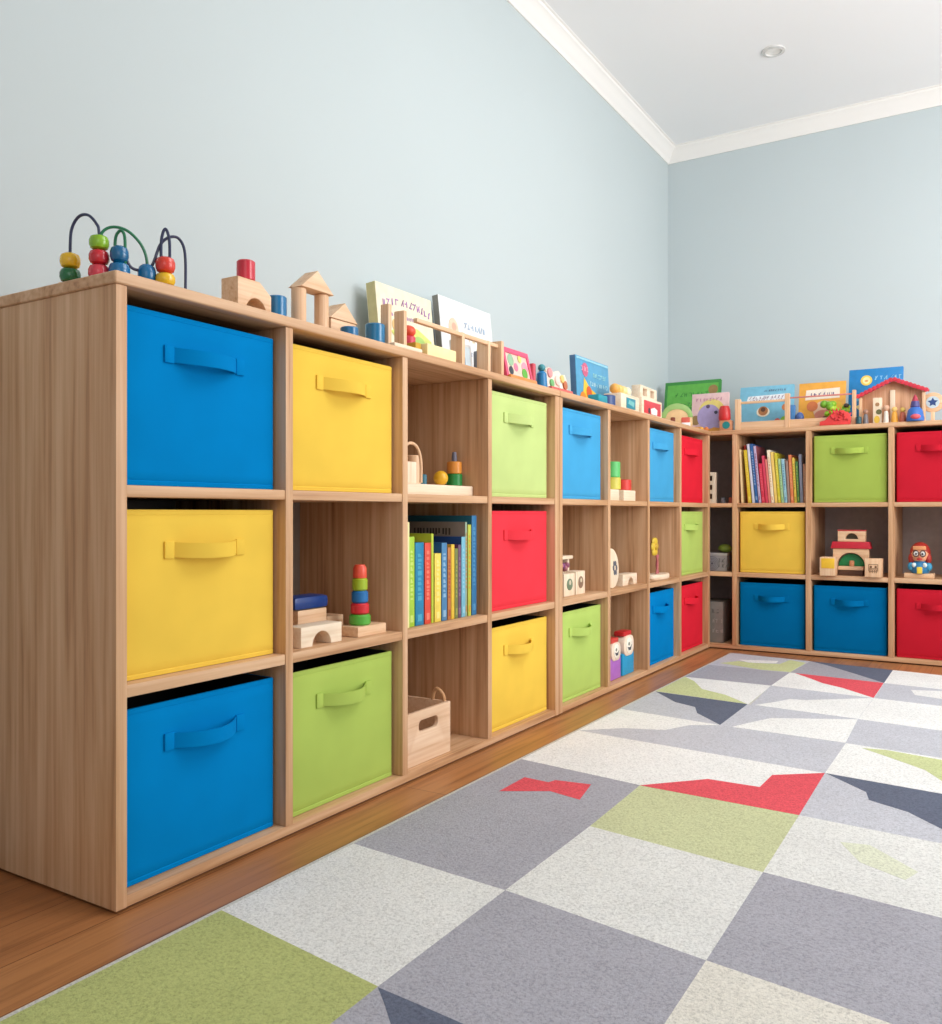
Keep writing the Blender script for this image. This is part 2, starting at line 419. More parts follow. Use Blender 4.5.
# ------------------------------------------------------------------ rug
RG = {'white': (227,227,224), 'gray': (172,171,180), 'lt': (198,199,207), 'green': (182,189,122), 'pg': (204,211,158),
      'navy': (104,110,128), 'red': (228,92,102), 'sun': (238,238,236), 'lime': (203,207,164), 'beige': (226,222,212), 'mist': (222,225,203)}  # sun is white with the far rows' stronger light painted in
L_ = .155
XR = 1.25
base = [
 ('green', [(L_,.086),(.527,.037),(.537,-.34),(L_,-.30)]), ('gray', [(.527,.037),(.905,-.01),(.905,-.38),(.537,-.34)]),
 ('white', [(L_,.086),(L_,.435),(.525,.407),(.527,.037)]), ('gray', [(.525,.407),(.902,.354),(.905,-.01),(.527,.037)]),
 ('beige', [(.902,.354),(XR,.31),(XR,-.05),(.905,-.01)]), ('green', [(.905,-.01),(XR,-.05),(XR,-.42),(.905,-.38)]),
 ('gray', [(L_,.435),(L_,1.15),(.513,1.104),(.523,.779),(.525,.407)]), ('white', [(.523,.779),(.897,.729),(.902,.354),(.525,.407)]),
 ('gray', [(.897,.729),(XR,.69),(XR,.31),(.902,.354)]), ('lime', [(.513,1.104),(.891,1.087),(.897,.729),(.523,.779)]),
 ('white', [(.891,1.087),(XR,1.06),(XR,.69),(.897,.729)]), ('sun', [(L_,1.15),(L_,1.519),(.883,1.451),(.891,1.087),(.513,1.104)]),
 ('lt', [(.883,1.451),(XR,1.41),(XR,1.06),(.891,1.087)]), ('lt', [(L_,1.519),(.264,1.621),(.381,1.664),(.427,1.767),(.508,1.817),(.882,1.795),(.883,1.451)]),
 ('sun', [(.882,1.795),(XR,1.75),(XR,1.41),(.883,1.451)]), ('sun', [(L_,1.519),(L_,1.866),(.508,1.817),(.427,1.767),(.381,1.664),(.264,1.621)]),
 ('lt', [(.508,1.817),(.516,2.165),(.868,2.135),(.882,1.795)]), ('lt', [(.868,2.135),(XR,2.09),(XR,1.75),(.882,1.795)]),
 ('lt', [(L_,2.211),(L_,1.866),(.508,1.817),(.516,2.165)]), ('sun', [(L_,2.211),(L_,2.555),(.498,2.553),(.503,2.17)]),
 ('lt', [(.498,2.553),(.869,2.514),(.868,2.135),(.516,2.165)]), ('sun', [(.869,2.514),(XR,2.48),(XR,2.09),(.868,2.135)]),
 ('gray', [(L_,2.885),(.501,2.88),(.498,2.553),(L_,2.555)]), ('sun', [(.501,2.88),(.866,2.84),(.869,2.514),(.498,2.553)]),
 ('lt', [(.866,2.84),(XR,2.80),(XR,2.48),(.869,2.514)]), ('lt', [(L_,3.27),(.521,3.22),(.501,2.88),(L_,2.885)]),
 ('gray', [(.521,3.22),(.863,3.173),(.866,2.84),(.501,2.88)]), ('sun', [(.863,3.173),(XR,3.12),(XR,2.80),(.866,2.84)]),
]
over = [
 ('navy', [(.528,.035),(.60,.03),(.70,.022),(.675,-.12),(.598,-.027),(.56,.008)]),
 ('red', [(.240,.880),(.240,1.010),(.31,1.005),(.318,1.03),(.408,1.045),(.432,.925),(.345,.945)]),
 ('red', [(.513,1.102),(.641,1.241),(.768,1.244),(.771,1.361),(.883,1.451),(.891,1.087)]),
 ('navy', [(.886,1.45),(XR,1.41),(XR,1.09),(1.167,1.157),(1.095,1.237),(1.009,1.28),(.995,1.34)]),
 ('mist', [(.995,.965),(1.049,.979),(1.144,.882),(1.127,.83),(1.044,.875)]),
 ('pg', [(.93,1.761),(.993,1.775),(1.132,1.744),(XR,1.72),(XR,1.46),(1.145,1.534),(1.101,1.616),(1.028,1.68)]),
 ('sun', [(.547,1.813),(.584,1.911),(.624,1.999),(.868,2.13),(.881,1.797)]),
 ('navy', [(L_,2.209),(.505,2.17),(.508,1.819),(.396,1.942),(.362,2.028),(.277,2.069)]),
 ('pg', [(L_,2.213),(L_,2.555),(.215,2.485),(.29,2.345),(.398,2.284),(.503,2.172)]),
 ('sun', [(.53,2.17),(.579,2.256),(.614,2.336),(.663,2.347),(.868,2.512),(.8675,2.137)]),
 ('red', [(.522,2.877),(.865,2.84),(.868,2.516),(.744,2.649),(.658,2.711),(.608,2.777)]),
 ('sun', [(.97,2.744),(1.071,2.785),(1.2,2.74),(1.2,2.6),(1.08,2.625),(.991,2.651)]),
 ('pg', [(.185,2.957),(.24,3.053),(.318,3.039),(.419,3.072),(.434,3.205),(.512,3.16),(.5,2.891),(.38,2.883)]),
 ('navy', [(.523,3.22),(.863,3.172),(.866,2.842),(.743,2.989),(.608,3.143)]),
]
cols = ['gray', 'white', 'green', 'white', 'gray', 'white', 'lt', 'green', 'white', 'gray', 'white']
for k in range(3):                                  # columns right of the frame
    xa = XR+.37*k; xb = xa+.37
    for j in range(10):
        ya = -.42+.354*j-.04*k; base.append((cols[(j+3*k+2) % len(cols)], [(xa, ya), (xb, ya-.04), (xb, ya+.314), (xa, ya+.354)]))
t = bmesh.new(); mb = MB()
outer = [(L_-.012, -.315), (L_-.012, 3.285), (2.37, 2.98), (2.37, -.565)]
lo = [t.verts.new((x, y, .0005)) for x, y in outer]; hi = [t.verts.new((x, y, .0095)) for x, y in outer]
t.faces.new(hi[::-1]); t.faces.new(lo)
for i in range(4): t.faces.new((lo[i], lo[(i+1) % 4], hi[(i+1) % 4], hi[i]))
bmesh.ops.recalc_face_normals(t, faces=t.faces)
mb._merge(t, carpet((206,204,196)))
for z, L in ((.0118, base), (.0121, over), (.0124, [('sun', [(.235,3.09),(.395,3.15),(.40,3.085),(.29,3.035)])])):
    for cname, poly in L:
        t = bmesh.new()
        a = [t.verts.new((x, y, z)) for x, y in poly]; b = [t.verts.new((x, y, .009)) for x, y in poly]
        t.faces.new(a)
        k = len(a)
        for i in range(k): t.faces.new((a[i], a[(i+1) % k], b[(i+1) % k], b[i]))
        bmesh.ops.recalc_face_normals(t, faces=t.faces)
        if t.faces[0].normal.z < 0: bmesh.ops.reverse_faces(t, faces=t.faces)
        bmesh.ops.triangulate(t, faces=t.faces)
        mb._merge(t, carpet(RG[cname]))
tag(mb.build('rug', auto=False), 'large patchwork rug of white, grey, lime, red and navy patches on floor', 'rug')

# ------------------------------------------------------------------ small makers
TOP = ZT+.0225
def block(name, label, cat, m, loc, size, rotz=0, group=None, bev=.003, extra=None):
    w, d, h = size
    mb = MB().box(m, -w/2, w/2, 0, d, 0, h, bev)
    if extra: extra(mb, w, d, h)
    return tag(mb.build(name, None, loc, rotz), label, cat, group)
def cylinder(name, label, m, loc, r, h, cat='toy block', group=None):
    return tag(MB().cyl(m, 0, 0, 0, h, r).build(name, None, loc), label, cat, group)
BLK = 'wooden building blocks'
def book(label, loc, rotz, th, h, d, spine, cover=None, lean=0, group=None, band=None, seed=0):
    """upright book, spine towards -y, thickness along x, lean = tilt of its top to the left"""
    o = thing('book', label, 'book', loc, rotz, group)
    if lean: o.rotation_euler = (0, -lean, rotz)
    cv = paint(cover or spine, .4); sp = paint(spine, .4); bt = min(.0022, th*.2)
    mb = MB()
    mb.box(cv, -th/2, -th/2+bt, .001, d, 0, h, .0004); mb.box(cv, th/2-bt, th/2, .001, d, 0, h, .0004)
    mb.box(sp, -th/2, th/2, 0, .003, 0, h, .0012)
    R = random.Random(seed)
    if band:
        bm_ = paint(tuple(int(.55*p+.45*q) for p, q in zip(band, spine)), .4); k = th*.24
        z = h*.30
        while z < h*.86:
            L = R.uniform(.004, .012); mb.flat(bm_, [(-k, z), (k, z), (k*R.uniform(-.2, 1), z+L), (-k, z+L)], .0001); z += L+R.uniform(.003, .007)
        mb.flat(bm_, [(-k, h*.05), (k, h*.05), (k, h*.05+.018), (-k, h*.05+.018)], .0001)
    mb.build('cover', o)
    MB().box(paint((238,232,216), .8), -th/2+bt, th/2-bt, .003, d-.004, .003, h-.003, 0).build('pages', o)
    return o
def picture_book(name, label, loc, rotz, w, h, th, color, prints, lean=.15, edge=None, group=None, cat='picture book'):
    """book standing face-out: front towards -y, leaning back"""
    o = thing(name, label, cat, loc, rotz, group, -lean)
    mb = MB(); c = paint(color, .35); e = paint(edge or color, .4); bt = .003
    mb.box(c, -w/2, w/2, 0, bt, 0, h, .0012); mb.box(c, -w/2, w/2, th-bt, th, 0, h, .0012)
    mb.box(e, -w/2, -w/2+.003, .001, th-.001, 0, h, .001)
    prints(mb, w, h)
    mb.build('cover', o)
    MB().box(paint((236,232,222), .8), -w/2+.003, w/2-.004, bt, th-bt, .004, h-.004, 0).build('pages', o)
    return o
def P_(c): return paint(c, .4)

# ------------------------------------------------------------------ bead maze on the near corner of the top
maze = thing('bead_maze', 'wire bead maze with coloured wooden beads at near end of shelf top', 'bead maze', (0, 0, TOP))
Bz = .012
ang = math.atan2(.165, .205)
MB().box(beech(0), -.115, .088, -.028, .028, 0, Bz, .004, mat=Matrix.Translation((-.125, .108, 0)) @ Matrix.Rotation(ang, 4, 'Z')).build('base', maze)
def bead(x, y, z, r, h, c, rough=.25):
    mb = MB(); prof = [(0, 0), (.55*r, 0), (.86*r, h*.12), (r, h*.35), (r, h*.65), (.86*r, h*.88), (.55*r, h), (0, h)]
    mb.lathe(paint(c, rough, .04, .4), prof, (x, y, z), 24); mb.build('bead', maze)
Y_, G_, LG, RD, PK, BL = (236,190,30), (24,110,60), (140,190,40), (214,50,52), (214,62,78), (6,108,162)
p1 = (-.188, .034); p2 = (-.128, .052); p3 = (-.097, .072); p4 = (-.078, .117); p5 = (-.056, .141); p6 = (-.048, .181)
bead(*p1, Bz, .0185, .027, G_); bead(*p1, Bz+.027, .018, .028, Y_)
bead(*p2, Bz, .019, .029, PK); bead(*p2, Bz+.029, .018, .027, (205,40,52)); bead(*p2, Bz+.056, .0175, .027, LG)
bead(*p3, Bz, .019, .033, BL); bead(*p3, Bz+.033, .0165, .030, (4,98,146))
bead(*p4, Bz, .0165, .037, BL); bead(*p5, Bz, .018, .024, Y_); bead(*p5, Bz+.024, .018, .030, (220,60,44))
NV = paint((52,58,88), .3); GW = paint((40,120,84), .3)
def wire(pts, m): MB().tube(m, pts, .0028, 8).build('wire', maze)
T0 = TOP
def Zr(z): return z-T0-.011
def lerp(a, b, u): return (a[0]+(b[0]-a[0])*u, a[1]+(b[1]-a[1])*u)
wire([(*p1, Bz), (*p1, Zr(1.19)), (*lerp(p1, p2, .06), Zr(1.222)), (*lerp(p1, p2, .3), Zr(1.242)), (*lerp(p1, p2, .62), Zr(1.243)), (*lerp(p1, p2, .9), Zr(1.226)), (*p2, Zr(1.205)), (*p2, Bz)], NV)
wire([(*p2, Bz+.05), (*p2, Zr(1.19)), (*lerp(p2, p4, .08), Zr(1.212)), (*lerp(p2, p4, .3), Zr(1.222)), (*lerp(p2, p4, .6), Zr(1.217)), (*lerp(p2, p4, .88), Zr(1.194)), (*p4, Zr(1.165)), (*p4, Bz)], GW)
wire([(p3[0]-.008, p3[1]-.003, Bz+.02), (p3[0]-.008, p3[1]-.003, Zr(1.195)), (p3[0]-.002, p3[1], Zr(1.211)), (p3[0]+.005, p3[1]+.003, Zr(1.211)), (p3[0]+.009, p3[1]+.005, Zr(1.195)), (p3[0]+.009, p3[1]+.005, Bz+.02)], GW)
wire([(*p3, Bz+.055), (*lerp(p3, p4, .15), Zr(1.172)), (*lerp(p3, p4, .4), Zr(1.150)), (*lerp(p3, p4, .75), Zr(1.146)), (*lerp(p4, p5, .25), Zr(1.156)), (*lerp(p4, p5, .7), Zr(1.196)), (*lerp(p5, p6, .15), Zr(1.213)), (*lerp(p5, p6, .6), Zr(1.217)), (*lerp(p5, p6, .9), Zr(1.203)), (*p6, Zr(1.175)), (*p6, Bz)], NV)
wire([(p5[0]-.004, p5[1]-.006, Bz+.03), (p5[0]-.004, p5[1]-.006, Zr(1.205)), (p5[0], p5[1], Zr(1.228)), (p5[0]+.004, p5[1]+.006, Zr(1.205)), (p5[0]+.004, p5[1]+.006, Bz+.03)], NV)

# ------------------------------------------------------------------ toys along the left top
def arch_loop(a0, a1, h, ac, r, base=0.0, n=16):
    return [(a0, base), (ac-r, base)] + [(ac-r*math.cos(PI*i/n), base+r*math.sin(PI*i/n)) for i in range(1, n)] + [(ac+r, base), (a1, base), (a1, h), (a0, h)]
mb = MB()
L = [(-.048, 0), (-.028, 0)] + [(.004-.032*math.cos(PI*i/14), .040*math.sin(PI*i/14)) for i in range(1, 14)] + [(.036, 0), (.048, 0), (.048, .052), (.036, .061), (.014, .077), (-.048, .077)]
mb.shape(beech(0), [L], -.05, 0, bev=.002)
tag(mb.build('arch_block', None, (-.064, .377, TOP), LEFT), 'stepped beech arch block under the red cylinder on the shelf top', 'toy block', BLK)
cylinder('cylinder_block', 'red cylinder standing on the stepped beech arch block', paint((206,36,58), .3, .04, .3), (-.087, .373, TOP+.0775), .0195, .043, group=BLK)
cylinder('cylinder_block', 'small green cylinder behind the stepped beech arch', paint((24,104,84), .3), (-.135, .41, TOP), .02, .03, group=BLK)
cylinder('cylinder_block', 'blue cylinder between the stepped arch and the two-pillar gable', paint((8,112,166), .3, .04, .3), (-.092, .470, TOP), .0215, .066, group=BLK)
for yy, nm in ((.510, 'near'), (.587, 'far')):
    cylinder('pillar_block', 'beech pillar holding the %s end of the triangular gable block' % nm, beech(2), (-.085, yy+.022, TOP), .0170, .098, group=BLK)
mb = MB().shape(beech(0), [[(-.056, 0), (.056, 0), (0, .046)]], -.042, 0, bev=.002)
tag(mb.build('gable_block', None, (-.064, .574, TOP+.0985), LEFT), 'triangular beech block lying across two round pillars', 'toy block', BLK)
block('rectangular_block', 'pale block under the small triangular roof, behind blue half cylinder', 'toy block', beech(0), (-.085, .690, TOP), (.094, .05, .052), LEFT, BLK)
mb = MB().shape(beech(0), [[(-.052, 0), (.052, 0), (.003, .044)]], -.05, 0, bev=.002)
tag(mb.build('gable_block', None, (-.083, .690, TOP+.0525), LEFT), 'small triangular beech roof block on one pale block', 'toy block', BLK)
cylinder('cylinder_block', 'short blue cylinder in front of the small roofed block', paint((6,104,156), .3, .04, .3), (-.050, .668, TOP), .0215, .029, group=BLK)
cylinder('cylinder_block', 'blue cylinder in front of the leaning cream picture book', paint((4,112,160), .3, .04, .3), (-.06, .780, TOP), .0245, .058, group=BLK)
block('upright_plank', 'upright beech plank just behind the blue cylinder, nearer of two', 'toy block', beech(2), (-.033, .807, TOP), (.014, .026, .112), LEFT, BLK)
block('upright_plank', 'upright beech plank beside red peg, farther of two', 'toy block', beech(2), (-.033, .872, TOP), (.014, .032, .108), LEFT, BLK)
block('flat_plank', 'thin pale plank lying flat on the shelf edge', 'toy block', pale(0), (-.006, .85, TOP), (.12, .018, .011), LEFT, BLK)
t = thing('peg_figure', 'red peg figure with orange cap behind the pale yellow block', 'toy figure', (-.085, .955, TOP))
MB().cyl(paint((208,60,80), .4), 0, 0, 0, .06, .02).build('body', t)
MB().ball(paint((228,84,56), .4), (0, 0, .074), .021, .8).build('cap', t)
block('rectangular_block', 'pale yellow block lying in front of the wooden rail', 'toy block', paint((250,232,172), .5), (-.018, 1.02, TOP), (.14, .03, .036), LEFT, BLK)
block('rectangular_block', 'small ochre block touching the pale yellow block', 'toy block', paint((206,160,40), .5), (-.03, .925, TOP), (.025, .03, .034), LEFT, BLK)
# wooden rail
t = thing('book_rail', 'low wooden rail of posts and bars before the white picture book', 'rack', (-.055, 1.19, TOP), LEFT)
MB().box(beech(0), -.235, .20, 0, .014, .096, .108, .003).build('bar', t)
MB().box(beech(0), -.235, .20, 0, .014, 0, .008, .002).build('base_bar', t)
for a in (-.012, .135):
    MB().box(beech(2), a, a+.016, -.001, .04, 0, .109, .003).build('post', t)
MB().box(beech(2), .197, .213, -.012, .05, 0, .118, .003).build('end_post', t)
def pr_cream(mb, w, h):
    z = .0008
    mb.scribble(P_((186,136,196)), -w*.40, w*.44, h*.76, .022, z, 3, arc=.016); mb.scribble(P_((200,160,206)), -w*.3, w*.40, h*.67, .012, z, 4)
    mb.flat(P_((214,222,120)), [(-w*.3, h*.5), (-w*.05, h*.62), (w*.2, h*.6), (w*.44, h*.5), (w*.42, h*.3), (w*.1, h*.36), (-w*.2, h*.42)], z)
    mb.flat(P_((232,196,130)), circ(-w*.2, h*.58, .02), z+.0003)
    mb.flat(P_((170,206,110)), circ(w*.2, h*.45, .032, ry=.02), z+.0004)
    mb.flat(P_((234,214,226)), [(-w*.3, h*.1), (w*.4, h*.1), (w*.4, h*.26), (-w*.3, h*.3)], z)
picture_book('picture_book', 'cream picture book with purple lettering leaning on the left wall', (-.300, 1.270, TOP), LEFT, .295, .285, .036, (244,236,206), pr_cream, .10, (206,196,140))
def pr_white(mb, w, h):
    z = .0008
    mb.flat(P_((242,208,180)), circ(-w*.27, h*.68, .03, ry=.036), z)
    mb.flat(P_((224,176,150)), circ(-w*.26, h*.70, .014), z+.0004)
    mb.scribble(P_((168,190,214)), w*-.06, w*.34, h*.72, .022, z, 5)
    mb.scribble(P_((226,206,150)), w*0, w*.36, h*.58, .02, z, 6)
    mb.flat(P_((216,226,190)), circ(w*.25, h*.5, .04, ry=.014), z)
    mb.scribble(P_((170,184,206)), -w*.05, w*.30, h*.42, .016, z, 7)
    mb.flat(P_((198,214,232)), [(-w*.42, h*.05), (w*.42, h*.05), (w*.36, h*.28), (-w*.1, h*.2), (-w*.4, h*.3)], z)
picture_book('picture_book', 'white pastel picture book with grey spine behind the wooden rail', (-.300, 1.637, TOP), LEFT, .343, .318, .026, (232,235,236), pr_white, .10, (140,138,130))
def pr_card(mb, w, h):
    mb.flat(P_((206,226,236)), [(-w*.4, h*.3), (w*.4, h*.3), (w*.4, h*.9), (-w*.4, h*.9)], .0008)
    mb.flat(P_((92,120,150)), [(-w*.05, h*.1), (w*.1, h*.1), (w*.12, h*.55), (w*.02, h*.7), (-w*.1, h*.5)], .0012)
    mb.flat(P_((230,170,196)), circ(-w*.25, h*.6, .012), .0012)
    mb.flat(P_((176,160,70)), [(-w*.45, h*.02), (w*.45, h*.02), (w*.45, h*.14), (-w*.45, h*.18)], .0010)
picture_book('picture_card', 'small white picture card with blue figure standing inside wooden rail', (-.105, 1.268, TOP), LEFT, .11, .10, .008, (236,238,238), pr_card, .1, cat='picture card')
block('rectangular_block', 'grey-blue upright block behind the wooden rail', 'toy block', paint((128,134,150), .5), (-.095, 1.372, TOP), (.035, .03, .088), LEFT, BLK)
# pink framed picture
t = thing('framed_puzzle', 'pink framed picture puzzle with green scene past the wooden rail', 'puzzle', (-.045, 1.525, TOP), LEFT, lean=-.16)
W, H = .160, .112
MB().shape(paint((226,84,120), .4), [[(-W/2-.012, 0), (W/2+.006, 0), (W/2-.01, H), (-W/2-.02, H)], [(-W/2+.002, .022), (W/2-.008, .022), (W/2-.022, H-.016), (-W/2-.005, H-.016)]], -.014, 0).build('frame', t)
mb = MB().box(P_((236,206,190)), -W/2-.006, W/2-.006, .004, .010, .016, H-.012, .0005)
for i, (a, b, r, c) in enumerate([(-.05, .075, .02, (150,186,150)), (-.02, .055, .014, (238,120,150)), (.04, .06, .02, (238,150,170)), (.035, .04, .018, (96,180,60)), (-.055, .04, .014, (50,60,70)), (.01, .085, .012, (214,214,120))]):
    mb.flat(P_(c), circ(a, b, r, 12), -.0038+.0003*i)
mb.build('picture', t)
MB().box(P_((222,140,70)), -W/2-.012, W/2+.006, -.012, 0, 0, .02, .002).build('ledge', t)
t = thing('peg_figure', 'blue peg figure with teal head beside pink framed puzzle', 'toy figure', (-.06, 1.690, TOP))
MB().lathe(paint((24,120,176), .35), [(0, 0), (.019, 0), (.021, .01), (.017, .058), (.010, .066), (0, .066)]).build('body', t)
MB().ball(paint((60,140,150), .4), (0, 0, .078), .013).build('head', t)
cylinder('cylinder_block', 'thin red peg between pink puzzle and blue peg figure', paint((200,60,80), .4), (-.075, 1.652, TOP), .011, .088, group=BLK)
t = thing('cutout_scene', 'pastel cut-out toy scene with red base before blue picture book', 'toy', (-.055, 1.805, TOP), LEFT, lean=-.1)
MB().shape(P_((236,222,206)), [[(-.085, 0), (.085, 0), (.085, .062), (.07, .08), (.045, .075), (.02, .088), (-.02, .078), (-.05, .092), (-.075, .08)]], -.012, 0).build('backboard', t)
for a, b, r, c in [(-.055, .07, .017, (226,150,150)), (-.045, .035, .014, (110,180,110)), (.0, .05, .018, (240,210,200)), (.04, .06, .014, (236,200,120)), (.06, .04, .016, (196,110,70)), (.02, .03, .012, (240,236,220))]:
    MB().shape(P_(c), [circ(a, b, r, 14)], 0, .006).build('cutout_piece', t)
MB().box(P_((214,92,86)), -.085, .085, -.02, 0, 0, .018, .003).build('base', t)
def pr_blue(mb, w, h):
    z = .0008
    mb.flat(P_((150,206,226)), [(-w*.48, h*.94), (w*.48, h*.94), (w*.48, h*.98), (-w*.48, h*.98)], z)
    mb.flat(P_((206,96,130)), circ(-w*.24, h*.76, .028), z+.0002)
    mb.scribble(P_((236,170,190)), -w*.36, -w*.14, h*.73, .02, z+.0009, 11)
    mb.scribble(P_((170,222,220)), w*.0, w*.38, h*.66, .018, z, 12); mb.scribble(P_((200,232,236)), -w*.1, w*.4, h*.48, .018, z, 13)
    mb.flat(P_((240,196,50)), [(-w*.35, h*.1), (-w*.28, h*.6), (-w*.12, h*.42), (w*.05, h*.35), (w*.25, h*.2), (w*.22, h*.06)], z)
    mb.flat(P_((240,140,40)), circ(-w*.33, h*.17, .03), z+.0004); mb.flat(P_((214,90,40)), circ(-w*.15, h*.33, .026), z+.0005)
    mb.flat(P_((236,206,60)), circ(w*.14, h*.2, .026), z+.0006); mb.flat(P_((110,180,70)), circ(w*.36, h*.26, .02), z+.0003)
picture_book('picture_book', 'thick blue picture book with fruit picture at the shelving joint', (-.14, 2.315, TOP), LEFT, .325, .205, .026, (84,160,200), pr_blue, .05, (70,110,150))
block('rectangular_block', 'teal block in front of the blue fruit picture book', 'toy block', paint((30,150,170), .4), (-.03, 2.145, TOP), (.085, .045, .036), LEFT, BLK)
cylinder('cylinder_block', 'navy cylinder beside the teal block on the shelf top', paint((50,76,130), .4), (-.055, 2.238, TOP), .034, .046, group=BLK)
# window block toy
t = thing('picture_cube_toy', 'white picture cube with teal window, nearer of two white cubes', 'toy block', (-.03, 2.425, TOP), LEFT, 'white picture cubes')
MB().box(pale(0), -.10, .10, 0, .075, 0, .068, .004).build('cube', t)
mb = MB().box(P_((40,140,160)), -.045, .05, -.003, .002, .012, .054, .001); mb.flat(P_((120,190,190)), [(-.03, .03), (.03, .02), (.035, .04), (-.02, .046)], .003); mb.build('picture', t)
t = thing('picture_cube_toy', 'white picture cube with red window, farther of two white cubes', 'toy block', (-.03, 2.680, TOP), LEFT, 'white picture cubes')
MB().box(pale(0), -.125, .125, 0, .085, 0, .078, .004).build('cube', t)
mb = MB().box(P_((214,66,76)), -.10, .10, -.003, .002, .012, .066, .001)
mb.flat(P_((242,240,236)), [(-.02, .012), (.05, .012), (.055, .035), (.02, .044), (-.025, .035)], .003); mb.flat(P_((60,50,60)), circ(-.045, .025, .012), .003); mb.build('picture', t)
t = thing('bead_row', 'row of orange and cream beads lying on the teal-window cube', 'toy beads', (-.035, 2.425, TOP+.0685), LEFT)
for k, c in enumerate([(236,170,80), (238,196,110), (242,214,150), (244,228,196)]):
    MB().ball(P_(c), (-.07+.042*k, .035, .021), .021, 1, 14).build('bead', t)
t = thing('window_block', 'cream block with brown window openings on the red-window cube', 'toy block', (-.040, 2.665, TOP+.0785), LEFT)
MB().shape(pale(0), [[(-.1, 0), (.1, 0), (.1, .048), (-.1, .052)], rrect(-.07, -.02, .008, .040, .004), rrect(.02, .07, .008, .040, .004)], -.04, 0).build('block', t)
MB().box(P_((178,110,70)), -.08, .08, .036, .039, .004, .044, 0).build('backing', t)
# corner: dome house, green book, elephant book
t = thing('dome_house', 'round-topped toy house with green roof and little windows near corner', 'toy house', (-.070, 3.13, TOP), .30)
dome = [(-.072, 0), (.072, 0), (.072, .04)] + [(.072*math.cos(PI*i/16), .04+.068*math.sin(PI*i/16)) for i in range(1, 16)] + [(-.072, .04)]
MB().shape(P_((226,190,140)), [dome], -.035, 0).build('body', t)
mb = MB(); arc = [(.074*math.cos(PI*i/16), .044+.068*math.sin(PI*i/16)) for i in range(17)] + [(.052*math.cos(PI*i/16), .044+.040*math.sin(PI*i/16)) for i in range(16, -1, -1)]
mb.shape(P_((150,186,110)), [arc], -.0365, .002)
mb.build('roof', t)
MB().shape(P_((130,64,44)), [rrect(-.03, -.008, .02, .046, .006)], -.001, .003).build('window', t)
MB().shape(P_((214,96,80)), [rrect(.02, .06, .018, .044, .005)], -.001, .003).build('shutter', t)
MB().box(P_((238,236,240)), .022, .062, -.012, 0, 0, .018, .002).build('step', t)
MB().box(P_((238,190,60)), -.06, .018, -.008, 0, 0, .014, .002).build('flower_box', t)
def pr_green(mb, w, h):
    z = .0008
    mb.flat(P_((96,176,72)), [(-w*.45, h*.5), (w*.46, h*.55), (w*.46, h*.94), (-w*.45, h*.94)], z)
    mb.scribble(P_((60,140,56)), -w*.3, w*.3, h*.72, .024, z+.0006, 21); mb.scribble(P_((50,126,60)), -w*.3, w*.2, h*.55, .02, z+.0006, 22)
    mb.flat(P_((150,120,70)), circ(w*.37, h*.82, .026), z+.0007); mb.flat(P_((120,90,60)), circ(w*.25, h*.6, .03), z+.0005)
picture_book('picture_book', 'large green picture book leaning in the corner behind elephant book', (-.19, 3.70, TOP), 0, .31, .315, .018, (60,140,64), pr_green, .18, (96,160,80))
def pr_el(mb, w, h):
    z = .0008
    mb.scribble(P_((196,140,160)), -w*.38, w*.36, h*.80, .018, z, 31)
    mb.flat(P_((226,206,120)), circ(w*.05, h*.55, .066, ry=.06), z)
    mb.flat(P_((166,152,196)), circ(-w*.02, h*.40, .060, ry=.064), z+.0005)
    mb.flat(P_((166,152,196)), [(-w*.12, h*.3), (w*.14, h*.12), (w*.28, h*.10), (w*.26, h*.2), (w*.1, h*.36)], z+.0006)
    mb.flat(P_((50,46,66)), circ(w*.17, h*.5, .009), z+.001); mb.flat(P_((90,70,100)), circ(-w*.05, h*.66, .01), z+.001)
    mb.flat(P_((150,120,70)), circ(-w*.38, h*.32, .025), z+.0003); mb.flat(P_((214,150,60)), [(-w*.48, h*.02), (w*.48, h*.02), (w*.48, h*.12), (-w*.48, h*.16)], z)
picture_book('board_book', 'pink board book with a lilac elephant leaning at the inner corner', (-.025, 3.50, TOP), 0, .19, .205, .018, (226,190,190), pr_el, .12)
t = thing('toy_beads', 'string of orange wooden beads lying at foot of elephant board book', 'toy beads', (-.075, 3.462, TOP))
for k, c in enumerate([(226,160,50), (236,190,70), (222,130,50), (236,170,60), (214,120,50)]):
    MB().ball(P_(c), (-.045+.023*k, -.004*(k % 2), .0125), .0125, 1, 12).build('bead', t)
block('picture_block', 'beech block with teal disc under red cup at inner corner', 'toy block', paint((206,140,100), .5), (.072, 3.45, TOP), (.058, .045, .052), 0, BLK,
      extra=lambda mb, w, d, h: mb.flat(P_((30,130,130)), circ(.004, .027, .019), .0005))
t = thing('toy_cup', 'red toy cup standing on the beech block with teal disc', 'toy cup', (.062, 3.474, TOP+.0525))
MB().lathe(paint((200,44,44), .35), [(0, 0), (.026, 0), (.03, .01), (.029, .05), (.022, .072), (.018, .074), (.018, .07), (0, .068)]).build('body', t)

